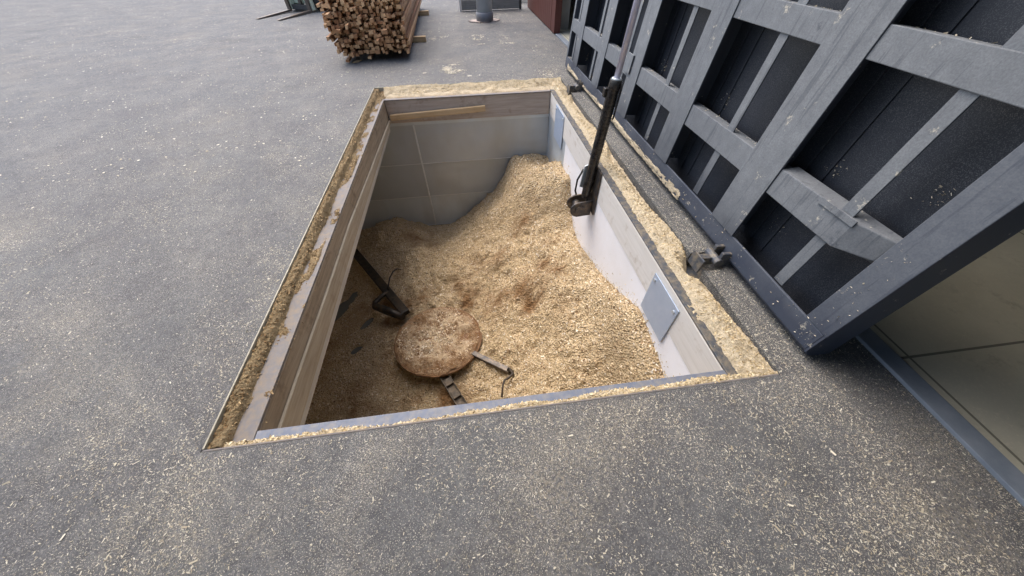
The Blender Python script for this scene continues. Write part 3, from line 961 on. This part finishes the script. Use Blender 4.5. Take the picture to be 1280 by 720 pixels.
def bar(p, q, w, h, name, mat, parent, holes=0, bevel=0.004):
    p, q = Vector(p), Vector(q)
    d = (q - p)
    L = d.length
    d.normalize()
    s = d.cross(Vector((0, 0, 1))).normalized()
    u = s.cross(d).normalized()
    Mx = Matrix(((d.x, s.x, u.x, p.x), (d.y, s.y, u.y, p.y), (d.z, s.z, u.z, p.z), (0, 0, 0, 1)))
    m = MB()
    if holes:   # open channel: web + two flanges + cross webs
        t = 0.014
        m.box(0, L, -w / 2, w / 2, -h / 2, -h / 2 + t, Mx)
        m.box(0, L, -w / 2, -w / 2 + t, -h / 2 + t + .001, h / 2, Mx)
        m.box(0, L, w / 2 - t, w / 2, -h / 2 + t + .001, h / 2, Mx)
        for i in range(holes + 1):
            xx = L * (0.03 + 0.94 * i / holes)
            m.box(xx - 0.05, xx + 0.05, -w / 2 + t + .001, w / 2 - t - .001, -h / 2 + t + .001, h / 2 - 0.012, Mx)
    else:
        m.box(0, L, -w / 2, w / 2, -h / 2, h / 2, Mx)
    o = m.build(name, mat, parent, bevel)
    return o


a1 = bar((-0.96, 4.37, -2.40), (0.23, 2.56, -2.235), 0.14, 0.09, "arm", M_armblack, ag, 0, 0.015)
a1.matrix_parent_inverse = OFF
h1 = MB().tube([(-0.10, 3.08, -2.24), (-0.22, 2.99, -2.27), (-0.31, 2.90, -2.29), (-0.29, 2.82, -2.29), (-0.05, 2.66, -2.265), (0.19, 2.50, -2.24)], [0.03, 0.036, 0.045, 0.06, 0.066, 0.055], 10).build("hook", M_armblack, a1, 0, True)
h1.matrix_parent_inverse = Matrix.Identity(4)
w1 = MB().tube([(-0.10, 3.10, -2.22), (-0.105, 3.2, -2.21), (-0.09, 3.33, -2.18), (-0.04, 3.44, -2.15), (0.02, 3.50, -2.15), (0.09, 3.49, -2.17)], [0.016, 0.014, 0.013, 0.013, 0.012, 0.006], 8).build("wire", M_armblack, a1, 0, True)
a2 = bar((1.14, 1.765, -2.21), (1.715, 1.30, -2.10), 0.068, 0.06, "arm", M_armgrey, ag)
a2.matrix_parent_inverse = OFF
w2 = MB().tube([(1.69, 1.32, -2.07), (1.735, 1.275, -2.06), (1.74, 1.225, -2.04), (1.69, 1.188, -2.04), (1.63, 1.165, -2.05), (1.60, 1.10, -2.05), (1.57, 0.95, -2.05)], [0.026, 0.024, 0.02, 0.017, 0.014, 0.013, 0.012], 8).build("hook", M_armblack, a2, 0, True)
a3 = bar((0.78, 1.53, -2.255), (1.09, 0.95, -2.265), 0.13, 0.07, "arm", M_armdust, ag, 3)
a3.matrix_parent_inverse = OFF

# ------------------------------------------------------------------ lid
LEAN = 0.0931
lid = thing("steel_hatch_lid", "huge dusty blue-grey steel lid with grid of ribs standing open beside the pit", "hatch lid", (3.358, 0.0, 0.06), (0, LEAN, 0))
U0, U1, VT = 0.092, 6.10, 3.32
# local axes: x = depth away from the pit, y = along the hinge, z = up the lid
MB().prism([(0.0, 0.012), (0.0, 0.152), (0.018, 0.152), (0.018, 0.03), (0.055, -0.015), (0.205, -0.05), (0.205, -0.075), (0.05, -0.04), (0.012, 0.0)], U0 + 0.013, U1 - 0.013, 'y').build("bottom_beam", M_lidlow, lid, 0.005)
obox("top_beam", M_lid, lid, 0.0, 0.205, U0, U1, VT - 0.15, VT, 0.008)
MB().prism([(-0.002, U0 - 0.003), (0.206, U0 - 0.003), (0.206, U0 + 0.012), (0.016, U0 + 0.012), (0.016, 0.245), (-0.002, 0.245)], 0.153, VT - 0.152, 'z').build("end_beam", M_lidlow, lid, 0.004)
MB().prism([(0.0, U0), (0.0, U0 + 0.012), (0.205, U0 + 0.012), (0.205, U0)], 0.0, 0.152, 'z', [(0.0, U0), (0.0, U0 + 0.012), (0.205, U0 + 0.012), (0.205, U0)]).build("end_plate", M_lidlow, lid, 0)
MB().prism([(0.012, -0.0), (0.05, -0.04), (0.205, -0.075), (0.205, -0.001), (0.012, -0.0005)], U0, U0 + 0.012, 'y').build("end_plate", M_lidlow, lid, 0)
obox("end_beam", M_lid, lid, -0.002, 0.206, 6.03, U1 + 0.003, 0.153, VT - 0.152, 0.007)
ribs = [(0.985, 1.262), (2.09, 2.362), (3.20, 3.474), (4.283, 4.558), (5.385, 5.645)]
for (a, b_) in ribs:
    m_ = (a + b_) / 2
    r = MB().prism([(-0.010, a), (-0.010, b_), (0.008, b_), (0.008, m_ + 0.012), (0.20, m_ + 0.012), (0.20, m_ - 0.012), (0.008, m_ - 0.012), (0.008, a)], 0.155, VT - 0.153, 'z').build("rib", M_lid, lid, 0.003)
    # back flange of the beam, seen inside the bay
    obox("flange", M_panel, r, 0.191, 0.203, a + 0.02, b_ - 0.02, 0.10, VT - 0.16, 0.002)
    obox("weld_strip", M_panel, r, 0.196, 0.2055, a - 0.11, a - 0.085, 0.10, VT - 0.16, 0.002)
bars = [(0.52, 0.68), (1.25, 1.385), (1.95, 2.09), (2.60, 2.74)]
for i, (a, b_) in enumerate(bars):
    c0 = 0.985 if i == 0 else 0.24
    obox("cross_bar", M_lid, lid, 0.0, 0.095, c0 + 0.001, 6.03, a, b_, 0.004)
# lowest bar of the first bay, bent back where it meets the end beam
cb = MB()
sec = [(0.986, 0.0, 0.52, 0.68), (0.62, -0.004, 0.52, 0.685), (0.44, -0.006, 0.522, 0.68), (0.246, 0.055, 0.575, 0.69)]
vs = []
for (u, d, vb, vt) in sec:
    vs += [(d, u, vb), (d, u, vt), (0.10, u, 0.70), (0.10, u, 0.53)]
fs = [(0, 1, 2, 3), (15, 14, 13, 12)]
for i in range(3):
    for j in range(4):
        fs.append((4 * i + j, 4 * i + 4 + j, 4 * i + 4 + (j + 1) % 4, 4 * i + (j + 1) % 4))
o = cb.add(vs, fs).build("cross_bar", M_lid, lid, 0.005)
o["label"] = "lowest cross bar with its end bent back"
obox("cover_lip", M_lid, o, -0.014, -0.005, 0.43, 0.66, 0.655, 0.69, 0.002)
for i in range(6):
    c = 0.513 + 1.052 * i
    ft = obox("stiffener", M_lid, lid, 0.010, 0.020, c - 0.037, c + 0.037, 0.162, VT - 0.155, 0.003)
obox("skin", M_panel, lid, 0.2065, 0.222, U0 + 0.005, U1 - 0.004, -0.05, VT - 0.004, 0)
# small lashing plate beside the rod
o = obox("lug_plate", M_lid, lid, -0.030, -0.011, 3.40, 3.56, 0.56, 0.74, 0.004)
# sawdust caught on the ledges of the bays
pp = []
bays = [(0.25, 0.98), (1.27, 2.08), (2.37, 3.19), (3.48, 4.27), (4.57, 5.37)]
for (a, b_) in bays:
    for vv, n_ in ((0.682, 90), (1.387, 30)):
        uu = rng.uniform(a + .02, b_ - .02, n_)
        pp.append(np.stack([rng.beta(2.5, 1.2, n_) * 0.07 + 0.02, uu, np.full(n_, vv)], 1))
for (u, d, v, n_) in ((0.86, 0.20, 0.74, 40), (0.9, .2, 0.28, 20), (1.98, 0.2, 0.75, 40), (1.42, .2, 0.74, 40), (3.08, .2, .74, 40), (2.5, .2, .72, 30), (0.38, .2, .86, 36)):
    pp.append(np.stack([np.full(n_, d) + rng.normal(0, .001, n_), u + rng.normal(0, 0.03, n_), v + rng.normal(0, 0.03, n_)], 1))
# crumbs stuck to the front faces
n_ = 260
pp.append(np.stack([np.full(n_, -0.003), rng.uniform(0.1, 6.0, n_), 0.02 + 0.13 * rng.random(n_)], 1))
pp.append(np.stack([np.full(50, -0.004), 0.10 + 0.13 * rng.random(50), rng.uniform(0.02, 0.7, 50)], 1))
P = np.concatenate(pp)
fo = flakes("sawdust_crumbs", P, M_gflake, 0.004, 0.016, tilt=0.8, parent=lid)
tag(fo, kind='stuff')
# caked sawdust on the front of the bottom beam (far half)
Xs, Ys = np.meshgrid(np.linspace(0, 1, 10), np.linspace(1.7, 5.9, 700))
zz = 0.0 + 0.085 * Xs * (0.35 + 0.9 * np.clip(fbm(Ys * 2.1, Ys * 0 + 2, 4, 9) + 0.35, 0, 1.2))
dd = -0.004 - 0.022 * np.sin(np.pi * Xs) * np.clip(fbm(Ys * 2.6, Ys * 0 + 7, 5, 13) + 0.25, 0, 1) + 0.008 * (fbm(Ys * 30, Xs * 4, 2, 3) < -0.1)
o = link("caked_sawdust", grid_mesh("caked_sawdust", dd, Ys, zz), M_saw, lid)
tag(o, kind='stuff')
# hinges
for u in (0.95, 4.98):
    h = MB().tube([(-0.075, u - 0.075, -0.02), (-0.075, u + 0.075, -0.02)], 0.034, 14)
    h.box(-0.07, 0.02, u - 0.06, u - 0.03, -0.07, 0.06).box(-0.07, 0.02, u + 0.03, u + 0.06, -0.07, 0.06)
    ho = h.build("hinge", M_darksteel, lid, 0.004)
    hb = MB().box(-0.20, -0.075, u - 0.028, u + 0.028, -0.075, -0.005).box(-0.205, -0.19, u - 0.07, u + 0.07, -0.12, 0.0)
    hb.build("hinge_leaf", M_darksteel, ho, 0.004)

# ------------------------------------------------------------------ hydraulic ram
CYL_Y = 2.63
cb0 = Vector((2.822, CYL_Y, -0.52))
ctop = Vector((3.055, CYL_Y, 2.45))
ax = (ctop - cb0).normalized()
hy = thing("hydraulic_ram", "black hydraulic ram with bright rod rising from the pit wall to the lid", "hydraulic ram", tuple(cb0))
HO = Matrix.Translation(-cb0)


def hyp(name, m, mat, bevel=0, smooth=False, parent=None):
    o = m.build(name, mat, parent or hy, bevel, smooth)
    o.matrix_parent_inverse = HO
    return o


zt = 0.80
at = lambda z: cb0 + ax * ((z - cb0.z) / ax.z)
barrel = hyp("barrel", MB().tube([at(-0.44), at(-0.40), at(-0.39), at(zt - 0.08), at(zt - 0.075), at(zt)], [0.046, 0.05, 0.052, 0.052, 0.058, 0.058], 28), M_black, 0.003, True)
hyp("rod", MB().tube([at(zt - 0.02), at(2.40)], 0.029, 24), M_chrome, 0, True)
hyp("gland_ring", MB().tube([at(zt), at(zt + 0.012)], [0.050, 0.042], 24), M_galv, 0, True)
# oil pipe and bent guard plate along the barrel
side = Vector((0, 1, 0))
hyp("oil_pipe", MB().tube([at(-0.36) + Vector((-0.02, 0.06, 0)), at(0.1) + Vector((-0.02, 0.068, 0)), at(zt - 0.15) + Vector((-.02, 0.07, 0)), at(zt - 0.1) + Vector((-0.01, 0.05, 0))], 0.014, 10), M_black, 0, True)
pm = MB()
p0, p1 = at(zt - 0.34), at(zt - 0.02)
pm.add([p0 + Vector((0.035, -0.064, 0)), p0 + Vector((0.065, -0.025, 0)), p1 + Vector((0.068, -0.02, 0)), p1 + Vector((0.03, -0.068, 0)),
        p0 + Vector((0.041, -0.069, 0)), p0 + Vector((0.071, -0.030, 0)), p1 + Vector((0.074, -0.025, 0)), p1 + Vector((0.036, -0.073, 0))],
       [(0, 1, 2, 3), (7, 6, 5, 4), (0, 4, 5, 1), (1, 5, 6, 2), (2, 6, 7, 3), (3, 7, 4, 0)])
hyp("guard_strip", pm, M_black, 0.003)
hyp("port_block", MB().box(-0.03, 0.03, -0.03, 0.03, -0.04, 0.04, Matrix.Translation(at(zt - 0.12) + Vector((-0.045, 0.05, 0)))), M_black, 0.006)
hyp("rod_eye", MB().tube([at(2.45) + Vector((0, -0.05, 0)), at(2.45) + Vector((0, 0.05, 0))], 0.06, 18), M_black, 0.003)
hyp("lid_arm", MB().box(0.0, 0.56, -0.10, -0.065, -0.09, 0.09, Matrix.Translation(at(2.45))).box(0.0, 0.56, 0.065, 0.10, -0.09, 0.09, Matrix.Translation(at(2.45))), M_lid, 0.004)
# bracket on the pit wall: back plate, two cheeks with rounded feet, pin
bk = hyp("back_plate", MB().box(2.898, 2.912, CYL_Y - 0.17, CYL_Y + 0.17, -0.60, -0.055), M_armgrey, 0.004)


def cheek(y0, y1):
    pr = [(2.896, -0.645), (2.72, -0.66)]
    cx, cz, r = 2.735, -0.56, 0.098
    for i in range(8):
        a = math.radians(-100 - i * 22)
        pr.append((cx + r * math.cos(a), cz + r * math.sin(a)))
    pr += [(2.74, -0.46), (2.896, -0.44)]
    return MB().prism([(x, z) for x, z in pr], y0, y1, 'y')


hyp("cheek", cheek(CYL_Y - 0.095, CYL_Y - 0.072), M_armgrey, 0.004)
hyp("cheek", cheek(CYL_Y + 0.072, CYL_Y + 0.095), M_armgrey, 0.004)
hyp("pin", MB().tube([(2.745, CYL_Y - 0.112, -0.555), (2.745, CYL_Y + 0.11, -0.555)], 0.05, 20), M_armgrey, 0.004)
hyp("gusset", MB().prism([(2.896, -0.06), (2.80, -0.10), (2.775, -0.36), (2.896, -0.40)], CYL_Y + 0.10, CYL_Y + 0.115, 'y'), M_galv, 0.003)
hyp("hose", MB().tube([(2.80, CYL_Y + 0.13, -0.15), (2.745, CYL_Y + 0.13, -0.28), (2.735, CYL_Y + 0.12, -0.42), (2.77, CYL_Y + 0.11, -0.52), (2.82, CYL_Y + 0.1, -0.5)], 0.012, 8), M_rubber, 0, True)

# ------------------------------------------------------------------ workshop building on the right
bd = thing("workshop_building", "workshop with red-brown sliding door and dark opening behind the lid", "building", (3.9, 9, 0))
BO = Matrix.Translation((-3.9, -9, 0))


def bp(name, m, mat, bevel=0, parent=None):
    o = m.build(name, mat, parent or bd, bevel)
    o.matrix_parent_inverse = BO
    return o


bp("hall_floor", MB().box(3.94, 14, -8, 13, -0.1, 0.012), M_hall)
bp("threshold", MB().box(3.815, 3.938, -8, 8.93, -0.1, 0.022), M_thresh, 0.004)
wm = MB()
wm.box(3.95, 4.25, -8, 13, 4.3, 4.5)
wm.box(3.95, 4.25, 9.4, 13.0, 0.013, 4.299).box(3.95, 4.25, -8, -6.5, 0.013, 4.299)
wm.box(14, 14.3, -8, 13, 0, 4.5).box(4.251, 13.999, 12.7, 13, 0.013, 4.5).box(4.251, 13.999, -8, -7.7, 0.013, 4.5)
bp("wall", wm, M_wallp)
bp("roof", MB().box(3.9, 14.4, -8.1, 13.1, 4.502, 4.7), M_chassis)
bp("unseen_shade_canopy", MB().box(-6.5, 3.89, -14, SHADE_CANOPY_Y, 4.72, 4.85), M_chassis)  # unseen canopy, added to dim the ground at the near end
dm = MB()
for i in range(15):
    y0 = 9.42 + i * 0.24
    dm.prism([(3.792, y0), (3.792, y0 + 0.225), (3.80, y0 + 0.24), (3.85, y0 + 0.24), (3.85, y0)], 0.02, 4.1, 'z')
dr = bp("sliding_door", dm, M_door)
bp("door_post", MB().box(3.785, 3.94, 8.97, 9.36, 0.015, 4.1), M_door, 0.006)
bp("door_rail", MB().box(3.77, 3.9, 3.0, 13.0, 4.12, 4.28), M_chassis, 0.004)

# ------------------------------------------------------------------ column, grey wall, orange crate
colm = thing("round_column", "round grey-blue column with dark collar standing behind the pit", "column", (2.25, 10.98, 0))
MB().tube([(0, 0, 0.19), (0, 0, 5.0)], 0.215, 40).build("shaft", M_column, colm, 0, True)
MB().tube([(0, 0, 0.0), (0, 0, 0.19), (0, 0, 0.205)], [0.238, 0.238, 0.22], 40).build("collar", M_collar, colm, 0, True)
pm = MB()
pts = []
for i in range(40):
    a = 2 * math.pi * i / 40
    r = 0.315 + 0.05 * math.sin(2 * a + 1) + random.uniform(-0.045, 0.06)
    pts.append((r * 1.15 * math.cos(a), r * 0.9 * math.sin(a)))
pm.prism(pts, 0.004, 0.022, 'z')
pm.build("broken_base", M_patch, colm, 0)

gw = thing("board_bay_wall", "weathered grey board wall of a low bay behind the column", "wall", (2.55, 12.75, 0))
for i in range(4):
    obox("board", M_greyboard, gw, -0.90, 0.93, 0, 0.07, 0.02 + i * 0.235, 0.02 + i * 0.235 + 0.225, 0.006)
obox("post", M_cream, gw, -0.965, -0.905, -0.03, 0.08, 0, 1.05, 0.004)["label"] = "white left post"
obox("post", M_chassis, gw, 0.935, 1.0, -0.03, 0.08, 0, 1.05, 0.004)["label"] = "dark right post"

oc = thing("orange_crate", "orange plastic crate beyond the red-brown door", "crate", (3.66, 14.3, 0))
cm_ = MB().box(-0.3, 0.3, -0.2, 0.2, 0.14, 0.17).box(-0.3, 0.3, -0.2, -0.18, 0.171, 0.5).box(-0.3, 0.3, 0.18, 0.2, 0.171, 0.5).box(-0.3, -0.28, -0.179, 0.179, 0.171, 0.5).box(0.28, 0.3, -0.179, 0.179, 0.171, 0.5)
cm_.build("tub", M_orange, oc, 0.004)
MB().box(-0.34, 0.34, -0.24, 0.24, 0.0, 0.139).build("base", M_cream, oc, 0.004)

# ------------------------------------------------------------------ batten stack
variants = []
for i in range(8):
    w_, h_ = random.uniform(0.022, 0.046), random.uniform(0.018, 0.036)
    m = MB()
    ns = 7
    vs = []
    L = 6.2
    for s_ in range(ns):
        y = L * s_ / (ns - 1)
        jx, jz = random.uniform(-.006, .006), random.uniform(-.005, .005)
        k1, k2 = random.uniform(0.82, 1.0), random.uniform(0.88, 1.0)
        vs += [(-w_ + jx, y, -h_ + jz), (w_ + jx, y, -h_ * k2 + jz), (w_ * k1 + jx, y, h_ + jz), (-w_ * k2 + jx, y, h_ * (0.9 if i % 3 else 0.4) + jz)]
    fs = [(0, 1, 2, 3), (4 * ns - 1, 4 * ns - 2, 4 * ns - 3, 4 * ns - 4)]
    for s_ in range(ns - 1):
        for j in range(4):
            fs.append((4 * s_ + j, 4 * s_ + 4 + j, 4 * s_ + 4 + (j + 1) % 4, 4 * s_ + (j + 1) % 4))
    m.add(vs, fs)
    ob = m.build("timber_batten", M_stack)
    variants.append((ob, w_, h_))
first = [True] * len(variants)
rest = []
nb = 0
z = 0.15
row = 0
while z < 1.08:
    left = -0.86 - 0.10 * min(1, z) + random.uniform(-0.04, 0.05)
    if row == 0: left += 0.13
    x = left
    right = 0.455 + random.uniform(-0.02, 0.02)
    while x < right:
        vi = random.randrange(len(variants))
        ob, w_, h_ = variants[vi]
        if nb >= 297:
            rest.append((vi, x + w_, z))
            x += 2 * w_ * 0.92 + 0.002
            continue
        if first[vi]:
            o = ob
            first[vi] = False
        else:
            o = ob.copy()
            COL.objects.link(o)
        edge = 0.12 if x < left + 0.25 else 0
        o.location = (x + w_, 7.34 + random.gauss(0, 0.11) - edge * random.random() * 1.6 + 0.10 * (z - 0.5), z + random.uniform(-.012, .012))
        o.rotation_euler = (random.gauss(0, 0.004), random.choice((0, 0, math.pi, math.pi / 2)) + random.gauss(0, 0.12), random.gauss(0.022, 0.006))
        tag(o, "rough sawn wooden batten laid in the big bundle on the yard", "batten", "battens in the big timber bundle")
        nb += 1
        x += 2 * w_ * random.uniform(0.82, 1.0) + 0.002
    z += 0.054
    row += 1
rm = MB()
for (vi, x, zz) in rest:
    mv = variants[vi][0].data
    off = Vector((x, 7.36 + random.gauss(0, 0.09) + 0.10 * (zz - 0.5), zz))
    rot = Matrix.Rotation(random.choice((0, math.pi)) + random.gauss(0, 0.12), 4, 'Y')
    rm.add([Matrix.Rotation(0.022, 4, 'Z') @ rot @ v.co + off for v in mv.vertices], [tuple(p.vertices) for p in mv.polygons])
if rest:
    tag(rm.build("timber_battens", M_stack), kind='stuff')
# drooping odd ones at the lower left corner
for (x, y, zz, rx, rz) in ((-0.72, 7.16, 0.05, 0.012, 0.03), (-0.30, 7.22, 0.075, 0.008, 0.02)):
    o = variants[0][0].copy()
    COL.objects.link(o)
    o.location = (x, y, zz)
    o.rotation_euler = (rx, 0.2, rz)
    tag(o, "rough sawn wooden batten laid in the big bundle on the yard", "batten", "battens in the big timber bundle")
for (y, lab) in ((8.78, "short squared timber bearer under the batten bundle, nearer the pit"), (12.25, "short squared timber bearer under the batten bundle, farther from the pit")):
    bb = MB()
    bb.box(-0.95, 0.72 if y < 10 else 0.64, -0.05, 0.05, 0.0, 0.105)
    o = bb.build("timber_bearer", M_batten, None, 0.005)
    o.location = (0, y, 0.002)
    tag(o, lab, "bearer")
# wood offcut on the asphalt in front of the bundle
o = MB().prism([(-0.10, 0.0), (0.02, -0.03), (0.12, 0.01), (0.03, 0.045)], 0.003, 0.022, 'z').build("wood_offcut", M_batten, None, 0.002)
o.location = (-0.57, 7.98 - 0.72, 0)
o.rotation_euler = (0, 0, 0.8)
tag(o, "small pale wood offcut on the asphalt in front of the batten bundle", "offcut")

# ------------------------------------------------------------------ forklift
fl = thing("forklift", "pale green forklift with forks on the ground left of the batten bundle", "forklift", (-3.49, 13.62, 0), (0, 0, math.atan2(-0.9, -0.43) + math.pi / 2))
# local: -y = forward (forks), x = across
for sx in (-0.40, 0.40):
    MB().prism([(0.0, 0.02), (-0.05, 0.02), (-1.36, 0.012), (-1.38, 0.02), (-1.36, 0.03), (-0.06, 0.07), (-0.06, 0.75), (0.0, 0.75)], sx - 0.06, sx + 0.06, 'x').build("fork", M_fork, fl, 0.004)
    obox("mast_rail", M_green, fl, sx - 0.075, sx + 0.075, 0.03, 0.16, 0.05, 2.2, 0.006)
obox("carriage", M_chassis, fl, -0.32, 0.32, 0.02, 0.12, 0.06, 0.18, 0.006)
obox("carriage", M_chassis, fl, -0.52, 0.52, 0.005, 0.028, 0.48, 0.58, 0.004)
obox("lift_ram", M_fork, fl, -0.05, 0.05, 0.06, 0.14, 0.181, 2.0, 0.01)
MB().prism([(0.20, 0.18), (0.2, 0.95), (0.75, 0.95), (0.8, 0.6), (1.2, 0.6), (1.25, 1.05), (2.0, 1.0), (2.1, 0.75), (2.1, 0.22)], -0.5, 0.5, 'x').build("body", M_green, fl, 0.03)
for sx in (-0.52, 0.52):
    for yy, rr_ in ((0.45, 0.31), (1.75, 0.25)):
        wv = MB().tube([(sx - 0.11, yy, rr_), (sx - 0.09, yy, rr_), (sx + 0.09, yy, rr_), (sx + 0.11, yy, rr_)], [rr_ - 0.03, rr_, rr_, rr_ - 0.03], 28).build("wheel", M_rubber, fl, 0, True)
        MB().tube([(sx - 0.115, yy, rr_), (sx + 0.115, yy, rr_)], rr_ * 0.55, 20).build("rim", M_cream, wv)
    MB().tube([(sx * 0.85, 0.3, 0.95), (sx * 0.8, 0.55, 2.05), (sx * 0.8, 1.5, 2.05), (sx * 0.85, 1.7, 1.0)], 0.03, 10).build("guard_bar", M_chassis, fl, 0, True)
obox("guard_roof", M_chassis, fl, -0.45, 0.45, 0.5, 1.55, 2.06, 2.1, 0.01)
obox("seat", M_rubber, fl, -0.25, 0.25, 0.85, 1.24, 0.605, 0.75, 0.03)
obox("backrest", M_rubber, fl, -0.25, 0.25, 1.12, 1.24, 0.751, 1.2, 0.03)

# ------------------------------------------------------------------ loose flakes on the asphalt
def dens(x, y):
    n1 = vnoise(x * 1.3 + 5, y * 1.3)
    n2 = vnoise(x * 4.1, y * 4.1 + 8)
    n3 = vnoise(x * 9 + 2, y * 9 + 5)
    d = 0.10 + 1.9 * n1 * n2 * (0.35 + n3) ** 1.5 * 0.85
    # along the frame edges
    inside = (x > -0.02) & (x < 3.17) & (y > -0.02) & (y < 5.65)
    de = np.hypot(np.maximum(np.maximum(-x, x - 3.17), 0), np.maximum(np.maximum(-y, y - 5.65), 0))
    d = d + 1.7 * np.exp(-(de / (0.02 + 0.09 * n1 * n2 * 2)) ** 2) + 0.3 * np.exp(-(de / 0.35) ** 2)
    # trails: bottom-left arc and right-hand apron
    d = d + 0.9 * np.exp(-((np.hypot(x - 0.75, y - 1.2) - 1.75) / 0.12) ** 2) * (x < 0.2) * (y < 0.4) * n2 * 1.5
    d = d + 1.3 * np.exp(-((x - 3.05 - 0.05 * np.sin(y * 3)) / 0.28) ** 2) * (y < 0.1) * (y > -1.2) * (0.3 + n2)
    d = d + 1.0 * ((x > 3.17) & (x < 3.45)) * (0.4 + n2)
    d = np.where(inside, 0, d)
    far = np.clip((y - 2.5) / 6, 0, 1)
    return d * (1 - 0.5 * far)


nc = 520000
cx = rng.uniform(-3.4, 4.0, nc)
cy = -1.25 + 8.5 * rng.random(nc) ** 1.5
ok = rng.random(nc) * 1.5 < dens(cx, cy)
ok &= ~((cx > 3.81))
cx, cy = cx[ok], cy[ok]
onk = (cx > 3.17) & (cx < 3.42) & (cy > 0) & (cy < 5.66)
hid = onk & (((cy > 0.86) & (cy < 1.06)) | ((cy > 4.86) & (cy < 5.10)))
cx, cy, onk = cx[~hid], cy[~hid], onk[~hid]
cz = np.full(len(cx), 0.0012)
fo = flakes("wood_flakes", np.stack([cx, cy, cz], 1), M_gflake, 0.003, 0.0135, asp=(0.16, 0.42), tilt=0.25, big=0.008)
tag(fo, kind='stuff')

# dust clusters and outlines farther back
cl = []
def blob(x, y, s, n_, e=1.0):
    cl.append(np.stack([x + rng.normal(0, s, n_), y + rng.normal(0, s * e, n_)], 1))
blob(1.22, 6.48, 0.05, 380, 1.6); blob(1.29, 6.25, 0.05, 200); blob(1.42, 6.36, 0.05, 120); blob(1.33, 6.75, 0.04, 90, .6)
blob(0.80, 6.3, 0.02, 40); blob(1.6, 6.0, 0.02, 30); blob(0.85, 9.0, 0.06, 120, 2); blob(1.1, 9.2, 0.08, 80); blob(3.0, 5.9, 0.1, 200, 1.3)
def line(x0, y0, x1, y1, n_, s=0.02):
    t = rng.random(n_)
    cl.append(np.stack([x0 + (x1 - x0) * t + rng.normal(0, s, n_), y0 + (y1 - y0) * t + rng.normal(0, s, n_)], 1))
for (x, y, n_, sx_, e_) in ((1.83, 8.85, 60, .03, 3), (2.04, 9.0, 60, .03, 3.5), (1.93, 8.75, 50, .06, .5), (1.95, 9.2, 40, .07, .6), (1.97, 8.3, 50, .05, .6), (2.52, 9.1, 40, .05, 3), (2.60, 8.7, 60, .03, 5), (2.62, 8.28, 70, .09, .5), (2.42, 8.35, 30, .04, 2)):
    blob(x, y, sx_, n_, e_)
nfar = 26000
fx = rng.uniform(-17, 3.7, nfar)
fy = 3.0 + 15 * rng.random(nfar)
fx, fy = fx[(ok_ := (vnoise(fx * 0.9, fy * 0.9) * vnoise(fx * 3, fy * 3) > 0.22 * rng.random(nfar) + 0.05) & ~((fx > -0.1) & (fx < 3.4) & (fy < 5.8)) & ~((fx > 3.3) & (fy < 6)))], fy[ok_]
cl.append(np.stack([fx, fy], 1)[:16000])
P2 = np.concatenate(cl)
fo = flakes("dust_flakes", np.c_[P2, np.full(len(P2), 0.0015)], M_gflake, 0.008, 0.028, asp=(0.5, 0.9), tilt=0.12)
tag(fo, kind='stuff')
